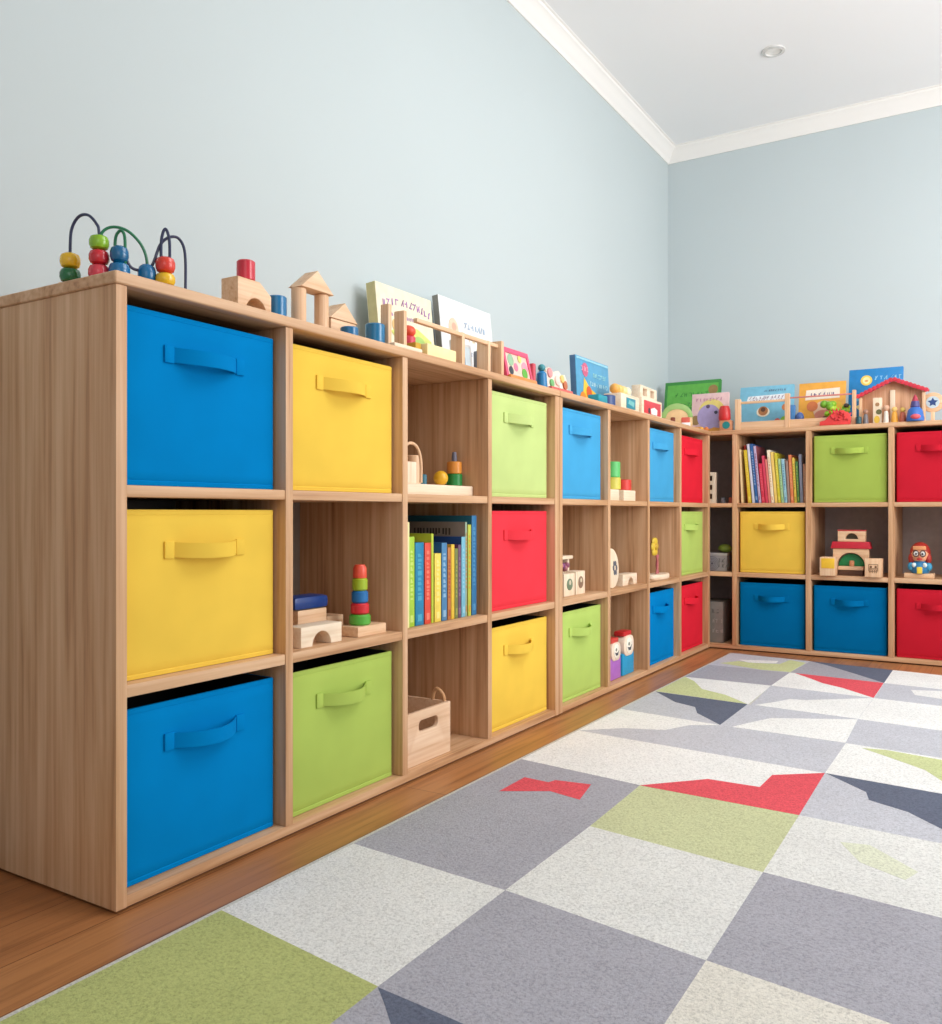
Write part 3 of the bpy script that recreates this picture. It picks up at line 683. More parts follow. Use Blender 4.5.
# ------------------------------------------------------------------ back top: rack, books, house
t = thing('book_rack', 'low wooden book rack with three posts on the back shelf top', 'rack', (0, 3.462, TOP))
for a, b, h in ((.116, .144, .155), (.356, .379, .168), (.660, .676, .163)): MB().box(beech(2), a, b, 0, .022, 0, h, .003).build('post', t)
MB().box(beech(0), .144, .660, .004, .018, 0, .040, .002).build('front_board', t)
MB().box(beech(0), .144, .356, .006, .016, .130, .142, .002).build('rail', t)
MB().box(paint((214,130,120), .5), .379, .660, .006, .016, .142, .149, .002).build('rail', t)
MB().lathe(P_((90,70,50)), [(0, 0), (.004, 0), (.004, .003), (0, .003)], mat=Matrix.Translation((.367, .004, .022)) @ Matrix.Rotation(PI/2, 4, 'X')).build('screw', t)
def pr_lb(mb, w, h):
    z = .0008
    mb.flat(P_((232,236,240)), [(-w*.38, h*.62), (w*.42, h*.64), (w*.40, h*.80), (-w*.34, h*.78)], z)
    mb.scribble(P_((130,104,130)), -w*.32, w*.40, h*.71, .015, z+.0007, 41); mb.scribble(P_((140,110,140)), -w*.30, w*.38, h*.64, .014, z+.0007, 44); mb.scribble(P_((90,110,140)), -w*.05, w*.34, h*.87, .011, z, 42)
    mb.flat(P_((240,226,200)), circ(-w*.05, h*.42, .032, ry=.026), z); mb.flat(P_((176,116,70)), circ(-w*.05, h*.44, .024), z+.0006); mb.flat(P_((96,60,40)), circ(-w*.05, h*.47, .012), z+.0009)
    mb.flat(P_((200,120,70)), circ(w*.36, h*.5, .018), z); mb.flat(P_((214,96,90)), circ(w*.22, h*.2, .014), z); mb.flat(P_((150,200,60)), circ(w*.36, h*.2, .024), z+.0004)
    mb.scribble(P_((70,100,160)), -w*.28, w*.14, h*.09, .018, z+.0006, 43)
picture_book('picture_book', 'light blue picture book with bear and white title in the rack', (.241, 3.555, TOP), 0, .265, .235, .016, (122,186,212), pr_lb, .2)
def pr_or(mb, w, h):
    z = .0008
    mb.flat(P_((244,230,214)), [(-w*.36, h*.62), (w*.38, h*.64), (w*.38, h*.86), (-w*.34, h*.84)], z)
    mb.scribble(P_((110,96,130)), -w*.28, w*.30, h*.69, .020, z+.0007, 51)
    mb.flat(P_((232,190,160)), circ(w*.06, h*.38, .05), z); mb.flat(P_((214,120,70)), circ(-w*.2, h*.48, .026), z+.0004); mb.flat(P_((222,140,120)), circ(w*.04, h*.28, .04, ry=.026), z+.0006)
    mb.flat(P_((120,80,60)), circ(w*.08, h*.2, .012), z+.0009); mb.flat(P_((240,190,60)), circ(w*.3, h*.45, .03), z+.0002)
picture_book('picture_book', 'orange picture book with white title in the right of the rack', (.505, 3.56, TOP), 0, .215, .232, .016, (238,170,66), pr_or, .18)
t = thing('peg_figure', 'blue standing toy figure between the two books in the rack', 'toy figure', (.385, 3.50, TOP))
MB().box(paint((70,130,190), .5), -.024, .012, 0, .022, 0, .115, .006).build('body', t)
MB().ball(P_((60,90,150)), (.032, .01, .05), .02, 1.4).build('satchel', t)
MB().ball(P_((206,220,230)), (-.006, -.002, .03), .012, 1, 12).build('badge', t)
t = thing('leaf_cluster', 'lime green leafy toy behind the red toy hedgehog', 'toy', (.59, 3.502, TOP))
R = random.Random(5); mb = MB()
for k in range(16):
    mb.ball(P_(R.choice([(150,200,40), (176,214,60), (120,180,50)])), (R.uniform(-.065, .06), R.uniform(0, .02), R.uniform(.055, .112)), R.uniform(.014, .022), R.uniform(.7, 1), 12)
mb.build('leaves', t)
MB().cyl(P_((120,150,50)), 0, .01, 0, .06, .012).build('stem', t)
MB().ball(P_((70,60,50)), (.04, -.008, .095), .013, .8, 12).build('bug', t)
t = thing('toy_hedgehog', 'red toy hedgehog on the back shelf edge before the rack', 'toy animal', (.592, 3.440, TOP))
mb = MB().shape(paint((228,66,64), .4), [[(-.072, 0), (.062, 0), (.066, .03), (.056, .055), (.03, .068), (-.005, .066), (-.03, .045), (-.048, .025), (-.072, .018)]], -.02, 0, bev=.003)
mb.build('body', t)
R = random.Random(9); mb = MB()
for k in range(16):
    a = -.02+.08*R.random(); zz = .02+.045*R.random(); mb.ball(paint((206,48,52), .4), (a, -.002, zz), .006, 1, 8)
for k in range(7):
    u = k/6; mb.cyl(paint((206,48,52), .4), 0, 0, -.002, .014, .006, 8, .001, Matrix.Translation((-.025+.085*u, .01, .046+.022*math.sin(PI*min(1, u*.9+.2)))) @ Matrix.Rotation(-.5+u, 4, 'Y'), .001)
mb.build('spines', t)
cylinder('cylinder_block', 'dark teal cylinder between the rack end post and wooden house', paint((26,76,86), .4), (.690, 3.452, TOP), .0125, .034, group=BLK)
def pr_bb(mb, w, h):
    z = .0008
    mb.flat(P_((240,206,90)), circ(-w*.17, h*.80, .026), z); mb.flat(P_((250,232,170)), circ(-w*.17, h*.80, .017), z+.0004); mb.flat(P_((226,140,50)), circ(-w*.17, h*.79, .008, ry=.004), z+.0007)
    mb.scribble(P_((150,206,236)), -w*.02, w*.42, h*.80, .02, z, 61); mb.scribble(P_((220,160,190)), w*.12, w*.36, h*.73, .017, z+.0005, 62)
    mb.flat(P_((90,180,220)), [(-w*.4, h*.5), (w*.1, h*.6), (w*.45, h*.62), (w*.45, h*.58), (0, h*.5), (-w*.4, h*.44)], z)
    mb.flat(P_((220,206,150)), [(-w*.36, h*.36), (w*.0, h*.5), (w*.1, h*.46), (-w*.3, h*.30)], z+.0003)
picture_book('picture_book', 'tall deep blue picture book with sun face behind wooden house', (.735, 3.63, TOP), 0, .24, .295, .018, (30,130,196), pr_bb, .2)
# wooden house
hs = thing('toy_house', 'wooden toy house with red scalloped roof on the back shelf top', 'toy house', (.824, 3.50, TOP))
gab = [(-.139, 0), (.137, 0), (.137, .143), (.006, .200), (-.139, .132)]
MB().shape(wood('brown_ply', (194,138,98), (214,162,124), (226,180,144), 2, 2.0), [gab], -.038, -.028).build('back_wall', hs)
MB().box(beech(2), -.139, -.127, -.005, .028, 0, .128, .002).build('side_wall', hs)
MB().box(beech(2), .125, .137, -.005, .028, 0, .138, .002).build('side_wall', hs)
MB().box(beech(0), -.127, .125, -.005, .028, 0, .006, .001).build('floor', hs)
for (ax, az), (bx, bz), nm in (((-.150, .128), (.006, .203), 1), ((.006, .203), (.150, .140), 2)):
    d = math.hypot(bx-ax, bz-az); an = math.atan2(bz-az, bx-ax)
    mb = MB().box(paint((196,44,60), .45), 0, d, -.010, .042, 0, .009, .002, mat=Matrix.Translation((ax, 0, az)) @ Matrix.Rotation(-an, 4, 'Y'))
    k = 9
    for i in range(k):
        u = (i+.5)/k; mb.shape(paint((206,50,68), .45), [circ(ax+(bx-ax)*u, az+(bz-az)*u+.001, .0105, 12)], .009, .015)
    mb.build('roof_slope', hs)
def figure(label, x, y, c, h, r, head, pale_=False):
    f = thing('peg_figure', label, 'toy figure', (x, y, TOP))
    MB().lathe(paint(c, .4), [(0, 0), (r, 0), (r, h*.12), (r*.72, h*.6), (r*.4, h*.7), (0, h*.7)], seg=18).build('body', f)
    MB().ball(paint(head, .4), (0, 0, h*.82), h*.17, 1, 14).build('head', f)
f = thing('peg_board', 'tall cream peg with printed animal at left in wooden house', 'toy figure', (.765, 3.489, TOP))
mb = MB().box(pale(2), -.02, .02, 0, .014, 0, .122, .005)
mb.flat(P_((170,130,90)), circ(0, .09, .009), .0005); mb.flat(P_((110,110,70)), circ(.006, .055, .012), .0005); mb.flat(P_((230,190,70)), circ(-.002, .02, .012, ry=.018), .0005); mb.build('board', f)
f = thing('hanging_peg', 'pale upright strip in the middle of the wooden house', 'toy block', (.826, 3.514, TOP+.0065))
MB().box(pale(2), -.011, .011, 0, .012, 0, .150, .003).build('strip', f)
figure('yellow peg figure in the middle of the wooden house', .838, 3.478, (236,170,60), .075, .015, (240,200,120))
figure('white peg figure beside the tall cream peg in wooden house', .803, 3.480, (236,226,214), .085, .012, (214,170,140))
figure('reddish-brown peg figure right of the yellow peg figure in house', .872, 3.478, (190,96,70), .07, .015, (214,180,90))
figure('grey peg figure at far left before wooden house', .716, 3.480, (120,116,120), .07, .013, (170,130,110))
f = thing('gnome_figure', 'blue cone gnome with red top at the right front of wooden house', 'toy figure', (.925, 3.452, TOP))
MB().lathe(paint((50,104,184), .4), [(0, 0), (.036, 0), (.038, .01), (.03, .05), (.02, .062), (0, .064)], seg=20).build('skirt', f)
MB().lathe(paint((76,70,130), .4), [(.016, .058), (.02, .066), (.016, .09), (0, .092)], seg=18).build('body', f)
MB().lathe(paint((176,50,70), .4), [(0, .088), (.015, .088), (.008, .11), (0, .124)], seg=18).build('hat', f)
MB().ball(paint((220,90,100), .4), (.004, -.032, .018), .015, .8, 12, sx=1.4).build('pouch', f)
t = thing('round_plaque', 'round wooden disc with a blue star beside the toy house', 'toy', (.988, 3.553, TOP+.002), 0, lean=-.1)
mb = MB().shape(beech(0), [circ(.0, .092, .046, 32)], -.012, 0)
st = [((.022 if i % 2 == 0 else .011)*math.cos(PI/2+PI*i/5), .092+(.022 if i % 2 == 0 else .011)*math.sin(PI/2+PI*i/5)) for i in range(10)]
mb.flat(P_((190,210,220)), circ(0, .092, .028), .0006); mb.flat(paint((40,70,130), .4), st, .0012)
mb.build('disc', t)
MB().box(beech(2), -.008, .008, 0, .012, 0, .05, .002).build('stand', t)

# ------------------------------------------------------------------ things inside the left shelving
# second column, middle row
z = Z2+.0005
mb = MB().shape(pale(0), [arch_loop(-.068, .068, .045, .0, .031)], -.05, 0, bev=.002)
tag(mb.build('arch_block', None, (-.022, .540, z), LEFT), 'pale wooden arch block in front of a blue-topped block', 'toy block', BLK)
block('rectangular_block', 'brown wooden block carrying dark blue slab behind the pale arch', 'toy block', beech(0), (-.115, .612, z), (.10, .06, .068), LEFT, BLK)
block('rounded_slab', 'dark blue rounded slab on top of the brown wooden block', 'toy block', paint((24,60,130), .35), (-.112, .608, z+.0685), (.118, .064, .031), LEFT, BLK, .011)
block('rectangular_block', 'small brown block between blue-topped block and ring stacker', 'toy block', beech(0), (-.12, .700, z), (.06, .05, .044), LEFT, BLK)
t = thing('ring_stacker', 'ring stacker tower of green, red, blue, lime and orange rings', 'stacking toy', (-.055, .722, z))
MB().box(beech(1), -.03, .03, -.052, .058, 0, .024, .002).build('base', t)
zz = .024
for r, h, c in ((.0262, .026, (86,176,62)), (.0225, .027, (214,40,50)), (.0202, .030, (24,110,176)), (.0188, .031, (166,190,40))):
    MB().cyl(paint(c, .35, .04, .2), 0, -.008, zz, zz+h, r, 32, .004).build('ring', t); zz += h
MB().lathe(paint((232,86,60), .35), [(0, zz), (.0165, zz), (.017, zz+.004), (.0165, zz+.024), (.012, zz+.032), (0, zz+.033)], (0, -.008, 0)).build('cap', t)
# third column, top row : play tray
z = Z1+.0005
t = thing('play_board', 'pale wooden play board carrying arch hoop, ball and stacker', 'toy board', (-.05, 1.055, z), LEFT)
MB().box(pale(0), -.20, .175, 0, .14, 0, .029, .003).build('board', t)
zb = z+.0295
t = thing('arch_hoop', 'thin wooden arch hoop standing on the play board', 'toy', (-.075, .955, zb), LEFT)
MB().tube(beech(2), [(-.048, 0, .004), (-.048, 0, .055), (-.04, 0, .085), (-.022, 0, .103), (0, 0, .109), (.022, 0, .103), (.038, 0, .085), (.046, 0, .055), (.046, 0, .004)], .0042, 10).build('hoop', t)
block('rectangular_block', 'cream block under the arch hoop on the play board', 'toy block', pale(2), (-.06, .935, zb), (.05, .03, .058), LEFT, BLK)
cylinder('cylinder_block', 'brown wooden cylinder behind arch hoop on the play board', beech(2), (-.125, 1.035, zb), .021, .082, group=BLK)
cylinder('cylinder_block', 'small teal cylinder left of the yellow ball on play board', paint((50,110,130), .4), (-.115, 1.068, zb), .011, .03, group=BLK)
tag(MB().ball(paint((230,176,40), .35), (0, 0, .0215), .0215).build('ball', None, (-.10, 1.135, zb)), 'yellow wooden ball on the play board', 'ball')
t = thing('peg_stacker', 'green and orange two-part stacker with grey knob on play board', 'stacking toy', (-.10, 1.207, zb))
MB().cyl(paint((30,130,60), .35), 0, 0, 0, .036, .0235).build('ring', t)
MB().cyl(paint((222,144,56), .35), 0, 0, .036, .072, .022).build('ring', t)
MB().lathe(paint((104,104,120), .4), [(0, .072), (.008, .072), (.008, .084), (.006, .1), (0, .102)]).build('knob', t)
# third column, middle row : books
z = Z2+.0005
BK1 = 'upright books in the left shelving'
for k, (y0, y1, h, d, sp, cv, bd, nm, ins) in enumerate([
    (.840, .848, .272, .22, (240,232,170), (240,236,190), None, 'tall thin cream book at near end of the row in left shelving', .022),
    (.856, .882, .234, .20, (166,206,60), (180,210,70), (230,240,170), 'lime book beside the tall cream one in left shelving', .03),
    (.886, .924, .218, .19, (20,130,176), (20,120,170), (110,190,214), 'teal-blue book between lime and red books in left shelving', .03),
    (.929, .957, .216, .19, (224,76,56), (214,70,60), (244,170,150), 'red-orange book third from near end in left shelving', .03),
    (.960, .970, .240, .20, (186,206,60), (176,190,50), None, 'thin lime book standing behind the red-orange book', .03),
    (.976, 1.006, .186, .16, (240,214,90), (236,206,90), (250,236,170), 'short yellow book in the middle of left shelving row', .03),
    (1.010, 1.036, .214, .18, (70,130,176), (24,84,150), (206,226,236), 'blue book with white spine marks after the short yellow book', .03),
    (1.040, 1.056, .200, .16, (190,120,60), (176,110,60), (150,40,60), 'orange-brown slim book among the left shelving books', .03),
    (1.058, 1.074, .208, .16, (226,190,60), (214,170,60), None, 'mustard slim book beside the orange-brown book', .03),
    (1.076, 1.092, .196, .16, (120,130,70), (110,110,70), (190,190,90), 'olive slim book in the left shelving row', .03),
    (1.094, 1.108, .206, .17, (110,80,110), (100,60,100), (170,140,170), 'dull purple slim book in the left shelving row', .03),
    (1.111, 1.131, .228, .20, (120,186,210), (26,66,130), (170,216,230), 'pale blue book with a navy cover in left shelving', .03),
    (1.134, 1.143, .270, .24, (150,176,150), (140,128,120), (226,110,40), 'tall grey-covered book with dark lettering in left shelving', .032),
    (1.146, 1.162, .262, .24, (186,196,70), (206,190,90), (236,130,40), 'lime and orange book left of the tallest blue book', .03),
    (1.166, 1.192, .288, .25, (50,120,170), (24,104,130), (110,170,206), 'tallest blue book at far end of left shelving row', .03)]):
    o = book(nm, (-ins, (y0+y1)/2+.026, z), LEFT, y1-y0, h, d, sp, cv, 0, BK1, bd, k)
    if 'grey-covered' in nm:
        R = random.Random(4); mb = MB(); w_ = y1-y0
        for i in range(12):
            a = .05+.011*i+R.uniform(0, .004); mb.box(paint((70,60,56)), -w_/2-.0008, -w_/2+.0005, a, a+.006, .235+R.uniform(-.003, .003), .252, 0)
        mb.build('cover_lettering', o)
# third column, bottom row : crate
t = thing('crate', 'small pale wooden crate with slot handle and rope loop, bottom row', 'crate', (-.025, .962, Z3+.0005), LEFT)
w, d, h = .218, .23, .138
bam = wood('bamboo', (216,176,140), (228,192,158), (238,208,178), 0, 1.6)
slot = rrect(-.042, .048, .083, .113, .013, 5)
MB().shape(bam, [[(-w/2, 0), (w/2, 0), (w/2, h), (-w/2, h)], slot], -.011, 0).build('front_wall', t)
MB().shape(bam, [[(-w/2, 0), (w/2, 0), (w/2, h), (-w/2, h)], slot], -d, -d+.011).build('back_wall', t)
for sx in (-1, 1): MB().box(bam, sx*(w/2)-(.011 if sx > 0 else 0), sx*(w/2)+(.011 if sx < 0 else 0), .011, d-.011, 0, h, .001).build('side_wall', t)
MB().box(bam, -w/2+.011, w/2-.011, .011, d-.011, 0, .01, 0).build('floor', t)
hd = wood('honey_wood', (176,124,80), (200,148,100), (220,176,130), 2, 2.0)
MB().tube(hd, [(w/2-.006, .015, h-.03), (w/2-.006, .018, h+.010), (w/2-.012, .024, h+.026), (w/2-.012, .036, h+.032), (w/2-.006, .048, h+.025), (w/2-.006, .055, h+.004), (w/2-.006, .056, h-.03)], .005).build('rope_loop', t)
# fifth column, middle row
z = Z2+.0005
def oval_block(label, y, w, h, c):
    t = thing('picture_block', label, 'toy block', (-.04, y, z), LEFT, 'oval-window card blocks')
    MB().box(pale(2), -w/2, w/2, 0, .05, 0, h, .003).build('block', t)
    mb = MB().shape(paint(c, .5), [circ(0, h*.52, w*.26, 20, h*.26)], -.001, .002); mb.flat(P_((216,206,180)), circ(0, h*.6, w*.10, 10), .002); mb.build('oval_picture', t)
oval_block('pale block with green oval picture below the little canopy', 1.868, .088, .080, (110,130,104))
oval_block('pale block with brown oval picture right of the green oval one', 1.962, .078, .084, (140,112,90))
t = thing('canopy_toy', 'little pale canopy with purple beads behind the oval-window blocks', 'toy', (-.105, 1.955, z), LEFT)
for a in (-.07, .035): MB().box(pale(2), a, a+.014, 0, .04, 0, .125, .002).build('post', t)
MB().box(pale(0), -.08, .06, -.01, .05, .125, .138, .003).build('roof', t)
MB().box(pale(2), -.025, -.012, .015, .025, .138, .19, .002).build('mast', t)
R = random.Random(3); mb = MB()
for k in range(9): mb.ball(paint(R.choice([(150,84,110), (126,70,120), (176,110,120)])), (-.05+.011*k, .005+.01*R.random(), .09+.012*R.random()), .012, 1, 10)
mb.build('bead_garland', t)
MB().box(pale(0), -.056, .035, .005, .03, .066, .078, .001).build('beam', t)
# sixth column, top row
z = Z1+.0005
block('rectangular_block', 'pale block under the yellow and green cylinders', 'toy block', pale(0), (-.035, 2.255, z), (.13, .06, .044), LEFT, BLK)
cylinder('cylinder_block', 'yellow cylinder under the green one on the pale block', paint((214,206,90), .4), (-.065, 2.320, z+.0445), .033, .048, group=BLK)
cylinder('cylinder_block', 'green cylinder on the yellow cylinder, top of its stack', paint((96,196,110), .4), (-.065, 2.318, z+.093), .032, .062, group=BLK)
block('rectangular_block', 'pale block under the red cylinder, sixth column top row', 'toy block', pale(0), (-.03, 2.418, z), (.130, .06, .043), LEFT, BLK)
cylinder('cylinder_block', 'red cylinder on a pale block beside the green-yellow stack', paint((214,60,52), .4), (-.065, 2.432, z+.0435), .034, .044, group=BLK)
# sixth column, middle row
z = Z2+.0005
t = thing('oval_plaque', 'pale oval board with dark flower print, sixth column middle row', 'toy', (-.03, 2.240, z+.001), LEFT, lean=-.05)
mb = MB().shape(pale(2), [circ(0, .078, .072, 36, .078)], -.012, 0, bev=.002)
for k in range(6): mb.flat(P_((90,96,110)), circ(.03+.015*math.cos(k*PI/3), .078+.02*math.sin(k*PI/3), .008, 10, .011), .0006)
mb.build('board', t)
mb = MB().shape(pale(0), [arch_loop(-.078, .078, .046, .01, .03)], -.055, 0, bev=.003)
tag(mb.build('arch_block', None, (-.035, 2.435, z), LEFT), 'little pale arch block right of the oval board', 'toy block', BLK)
# sixth column, bottom row : two round-faced toys
z = Z3+.0005
def face_toy(label, y, w, body, hh, hr, red):
    t = thing('round_face_toy', label, 'toy', (-.035, y, z), LEFT, 'round-faced toys in the bottom row')
    MB().box(paint(body, .45), -w/2, w/2, 0, .07, 0, hh, .005).build('box_body', t)
    mb = MB().shape(paint((244,222,200), .5), [rrect(-hr, hr, hh-.012, hh-.012+2*hr*.78, hr*.62, 6)], -.055, .004, bev=.004)
    mb.build('head', t)
    mb = MB().shape(paint((250,244,230), .5), [circ(0, hh+hr*.55, hr*.62, 24)], .003, .006)
    R = random.Random(int(y*100))
    mb.flat(P_((70,76,84)), [(-hr*.42, hh+hr*.5), (-hr*.2, hh+hr*.2), (hr*.2, hh+hr*.2), (hr*.42, hh+hr*.6), (hr*.2, hh+hr*.45), (-hr*.1, hh+hr*.42)], .0062)
    mb.flat(P_((110,120,110)), circ(-hr*.15, hh+hr*.7, hr*.14, 10), .0062); mb.build('face', t)
    MB().box(paint(red, .4), -hr*.9, hr*.7, .0, .045, hh+2*hr*.78-.014, hh+2*hr*.78+.006, .006).build('cap', t)
face_toy('round-faced toy with purple box body in the bottom row', 2.280, .11, (176,110,200), .086, .046, (214,70,60))
face_toy('round-faced toy with bright blue box body beside purple one', 2.415, .125, (30,156,206), .088, .053, (206,44,44))
# seventh column, middle row : flower
z = Z2+.0005
t = thing('toy_flower', 'yellow toy flower with pink stems on oval wooden base', 'toy', (-.06, 2.83, z), LEFT)
MB().lathe(pale(0), [(0, 0), (.10, 0), (.105, .005), (.105, .017), (.10, .022), (0, .022)], sy=.40, seg=36).build('base', t)
MB().tube(paint((196,110,110), .5), [(-.015, 0, .02), (.0, 0, .07), (-.03, 0, .13)], .005).build('stem', t)
MB().tube(paint((186,96,110), .5), [(.02, .004, .02), (.0, .004, .06), (.015, .004, .105)], .005).build('stem', t)
mb = MB()
for k in range(6): mb.ball(paint((222,190,60), .5), (-.04+.022*math.cos(k*PI/3), 0, .145+.026*math.sin(k*PI/3)), .018, 1, 12, sy=.5)
mb.ball(paint((200,160,50), .5), (-.04, -.006, .145), .016, 1, 12, sy=.6); mb.build('flower_head', t)

# ------------------------------------------------------------------ corner opening of the back shelving
t = thing('block_tower', 'pale wooden tower with three dark windows in top corner opening', 'toy block', (-.006, YB+.04, Z1+.0005))
MB().shape(pale(2), [[(-.05, 0), (.021, 0), (.021, .157), (-.05, .160)]] + [rrect(-.022, .004, b, b+.026, .003) for b in (.022, .068, .114)], -.03, 0).build('tower', t)
MB().box(P_((70,50,40)), -.045, .018, .029, .033, .005, .15, 0).build('backing', t)
cylinder('cylinder_block', 'tiny grey-blue cylinder right of the corner block tower', paint((120,130,140)), (.046, YB+.07, Z1+.0005), .012, .028, group=BLK)
cylinder('cylinder_block', 'tiny brown cylinder beside the divider in the top corner opening', paint((160,100,70)), (.088, YB+.07, Z1+.0005), .014, .03, group=BLK)
t = thing('patterned_box', 'grey patterned box with swirl front in the middle corner opening', 'box', (.012, YB+.035, Z2+.0005))
mb = MB().box(paint((150,146,150), .6), -.06, .062, 0, .10, 0, .078, .003)
for k in range(5): mb.shape(paint((84,80,88), .6), [circ(-.012, .038, .006+.0075*k, 20), circ(-.012, .038, .0035+.0075*k, 20)] if k else [circ(-.012, .038, .006, 16)], -.0005, .001)
mb.scribble(paint((90,86,94)), .02, .055, .02, .02, .0006, 71); mb.scribble(paint((90,86,94)), .02, .055, .046, .02, .0006, 72); mb.build('box', t)
MB().box(paint((170,164,164), .6), -.063, .065, -.003, .103, .078, .092, .002).build('lid', t)
tag(MB().ball(paint((120,140,50), .5), (0, 0, .022), .03, .73, 16, sx=1.2).build('toy_pear', None, (.052, YB+.085, Z2+.093)), 'green toy fruit on top of the grey patterned box', 'toy fruit')
block('magazine_box', 'dull grey box standing in the bottom corner opening', 'box', paint((128,122,114), .7), (-.02, YB+.035, Z3+.0005), (.15, .20, .205), 0, None, .003,
      lambda mb, w, d, h: (mb.scribble(paint((160,154,146)), .02, .065, .05, .02, .0006, 81), mb.scribble(paint((160,154,146)), .02, .065, .10, .02, .0006, 82), mb.scribble(paint((96,92,88)), .02, .065, .15, .02, .0006, 83)))

# ------------------------------------------------------------------ back shelving books
z = Z1+.0005
s = .000432
BK2 = 'leaning books in the back shelving'
x = .1425
rows = [  # thickness, height, spine, cover, band, lean, name
 (.009, .255, (232,206,160), (226,200,150), None, .045, 'thin cream book at the left divider in back shelving'),
 (.009, .278, (204,62,54), (196,54,48), None, .050, 'tall red book pushed back behind cream and mustard books'),
 (.016, .252, (214,190,50), (206,180,50), (236,224,130), .085, 'mustard yellow book second from left in back shelving'),
 (.012, .280, (206,214,230), (190,200,220), None, .095, 'tall whitish-blue book left of blue book in back shelving'),
 (.014, .280, (40,96,160), (40,90,150), (206,216,230), .095, 'tall blue book with white marks in back shelving'),
 (.012, .270, (190,176,206), (150,80,90), (120,80,120), .095, 'lilac book right of tall blue book in back shelving'),
 (.016, .185, (206,50,76), (196,44,66), (236,130,140), .085, 'short crimson book in back shelving'),
 (.012, .222, (214,70,96), (206,60,80), None, .085, 'pink-red taller book right of the crimson one'),
 (.010, .205, (226,130,120), (214,110,100), None, .085, 'salmon thin book in back shelving'),
 (.014, .248, (240,228,200), (230,220,200), (206,150,90), .085, 'cream tall book in the middle of back shelving row'),
 (.013, .238, (238,206,110), (230,196,100), None, .085, 'pale yellow book right of the cream tall book'),
 (.013, .232, (206,196,50), (196,186,50), (236,230,150), .08, 'olive-yellow book right of the pale yellow one'),
 (.012, .206, (170,206,150), (160,190,150), (90,150,110), .08, 'pale green book in back shelving'),
 (.014, .204, (150,196,210), (206,220,220), (60,120,150), .075, 'pale teal book with blue foot in back shelving'),
 (.011, .195, (156,130,120), (140,110,100), None, .06, 'grey-brown thin book in back shelving'),
 (.014, .222, (218,126,80), (200,110,70), (240,190,150), .055, 'orange book with pale marks in back shelving'),
 (.011, .208, (226,196,80), (214,180,70), (120,130,50), .055, 'golden thin book right of the orange book'),
 (.011, .190, (80,130,70), (80,120,70), (200,206,90), .05, 'green thin book right of the golden one'),
 (.013, .222, (140,150,170), (130,140,160), None, .035, 'grey-blue book second from right divider in back shelving'),
 (.012, .178, (176,130,100), (166,120,90), (206,170,140), .02, 'brown short book beside right divider in back shelving'),
]
x = .1475; prev = None
free = .4575-.1475-sum(r[0] for r in rows)
gap = max(0, free-.012)/len(rows)
for k, (th, h, sp, cv, bd, ln, nm) in enumerate(rows):
    if prev is not None and ln > prev[0]: x += (ln-prev[0])*min(h, prev[1])
    book(nm, (x+th/2, YB+(.085 if 'pushed back' in nm else .03), z+th/2*ln), 0, th, h*1.05, .19, sp, cv, ln, BK2, bd, 100+k)
    prev = (ln, h*1.05); x += th+gap
print('books end', x)

# ------------------------------------------------------------------ castle and doll in the back shelving
z = Z2+.0005; yb = YB+.03
def cside(mb, w, d, h): mb.box(paint((236,190,50), .5), -w/2+.008, w/2-.004, -.002, .004, .035, h-.006, .001)
block('rectangular_block', 'beech block with yellow face, left pier of the toy castle', 'toy block', beech(2), (.560, yb-.052, z), (.070, .06, .088), 0, BLK, extra=cside)
def cface(mb, w, d, h):
    k = P_((110,70,40))
    mb.flat(k, [(-.02, .03), (-.018, .03), (-.018, .06), (-.02, .06)], .0005); mb.flat(k, [(.02, .03), (.018, .03), (.018, .06), (.02, .06)], .0005)
    mb.flat(k, [(-.02, .058), (.02, .058), (.02, .06), (-.02, .06)], .0007)
    for a in (-.01, .01): mb.flat(k, circ(a, .048, .005, 10), .0006)
    for b in (.026, .034, .04): mb.flat(k, [(-.018, b), (.018, b), (.018, b+.002), (-.018, b+.002)], .0006)
    for a in (-.015, -.005, .005, .013): mb.flat(k, [(a, .02), (a+.002, .02), (a+.002, .036), (a, .036)], .0008)
block('rectangular_block', 'beech block with engraved marks, right pier of toy castle', 'toy block', beech(2), (.757, yb-.052, z), (.072, .06, .086), 0, BLK, extra=cface)
mb = MB().shape(beech(0), [[(-.078, 0), (-.060, 0), (-.060, .050)] + [(-.060*math.cos(PI*i/18), .050+.058*math.sin(PI*i/18)) for i in range(1, 18)] + [(.060, .050), (.060, 0), (.078, 0), (.078, .127), (-.078, .127)]], -.05, 0, bev=.002)
o = mb.build('arch_block', None, (.652, yb+.012, z)); tag(o, 'wide beech arch block spanning the toy castle', 'toy block', BLK)
mb = MB().shape(paint((24,130,74), .45), [[(-.056, .0), (.056, 0)] + [(.056*math.cos(PI*i/16), .058*math.sin(PI*i/16)) for i in range(1, 16)]], -.02, 0)
o = mb.build('half_round_block', None, (.652, yb+.038, z+.0445)); tag(o, 'green half-round block filling the castle arch', 'toy block', BLK)
block('rectangular_block', 'long beech beam across the front of the castle arch', 'toy block', beech(0), (.651, yb+.010, z+.026), (.112, .048, .018), 0, BLK)
block('rectangular_block', 'hidden brown block under the castle beam', 'toy block', paint((90,60,44), .6), (.651, yb+.016, z), (.110, .040, .0255), 0, BLK)
cylinder('peg_block', 'small orange peg standing on the castle beam', paint((206,140,100), .5), (.655, yb+.024, z+.0445), .011, .026, group=BLK)
mb = MB().shape(paint((196,34,54), .45), [[(-.088, 0), (.088, 0), (.080, .032), (-.080, .032)]], -.062, 0, bev=.002)
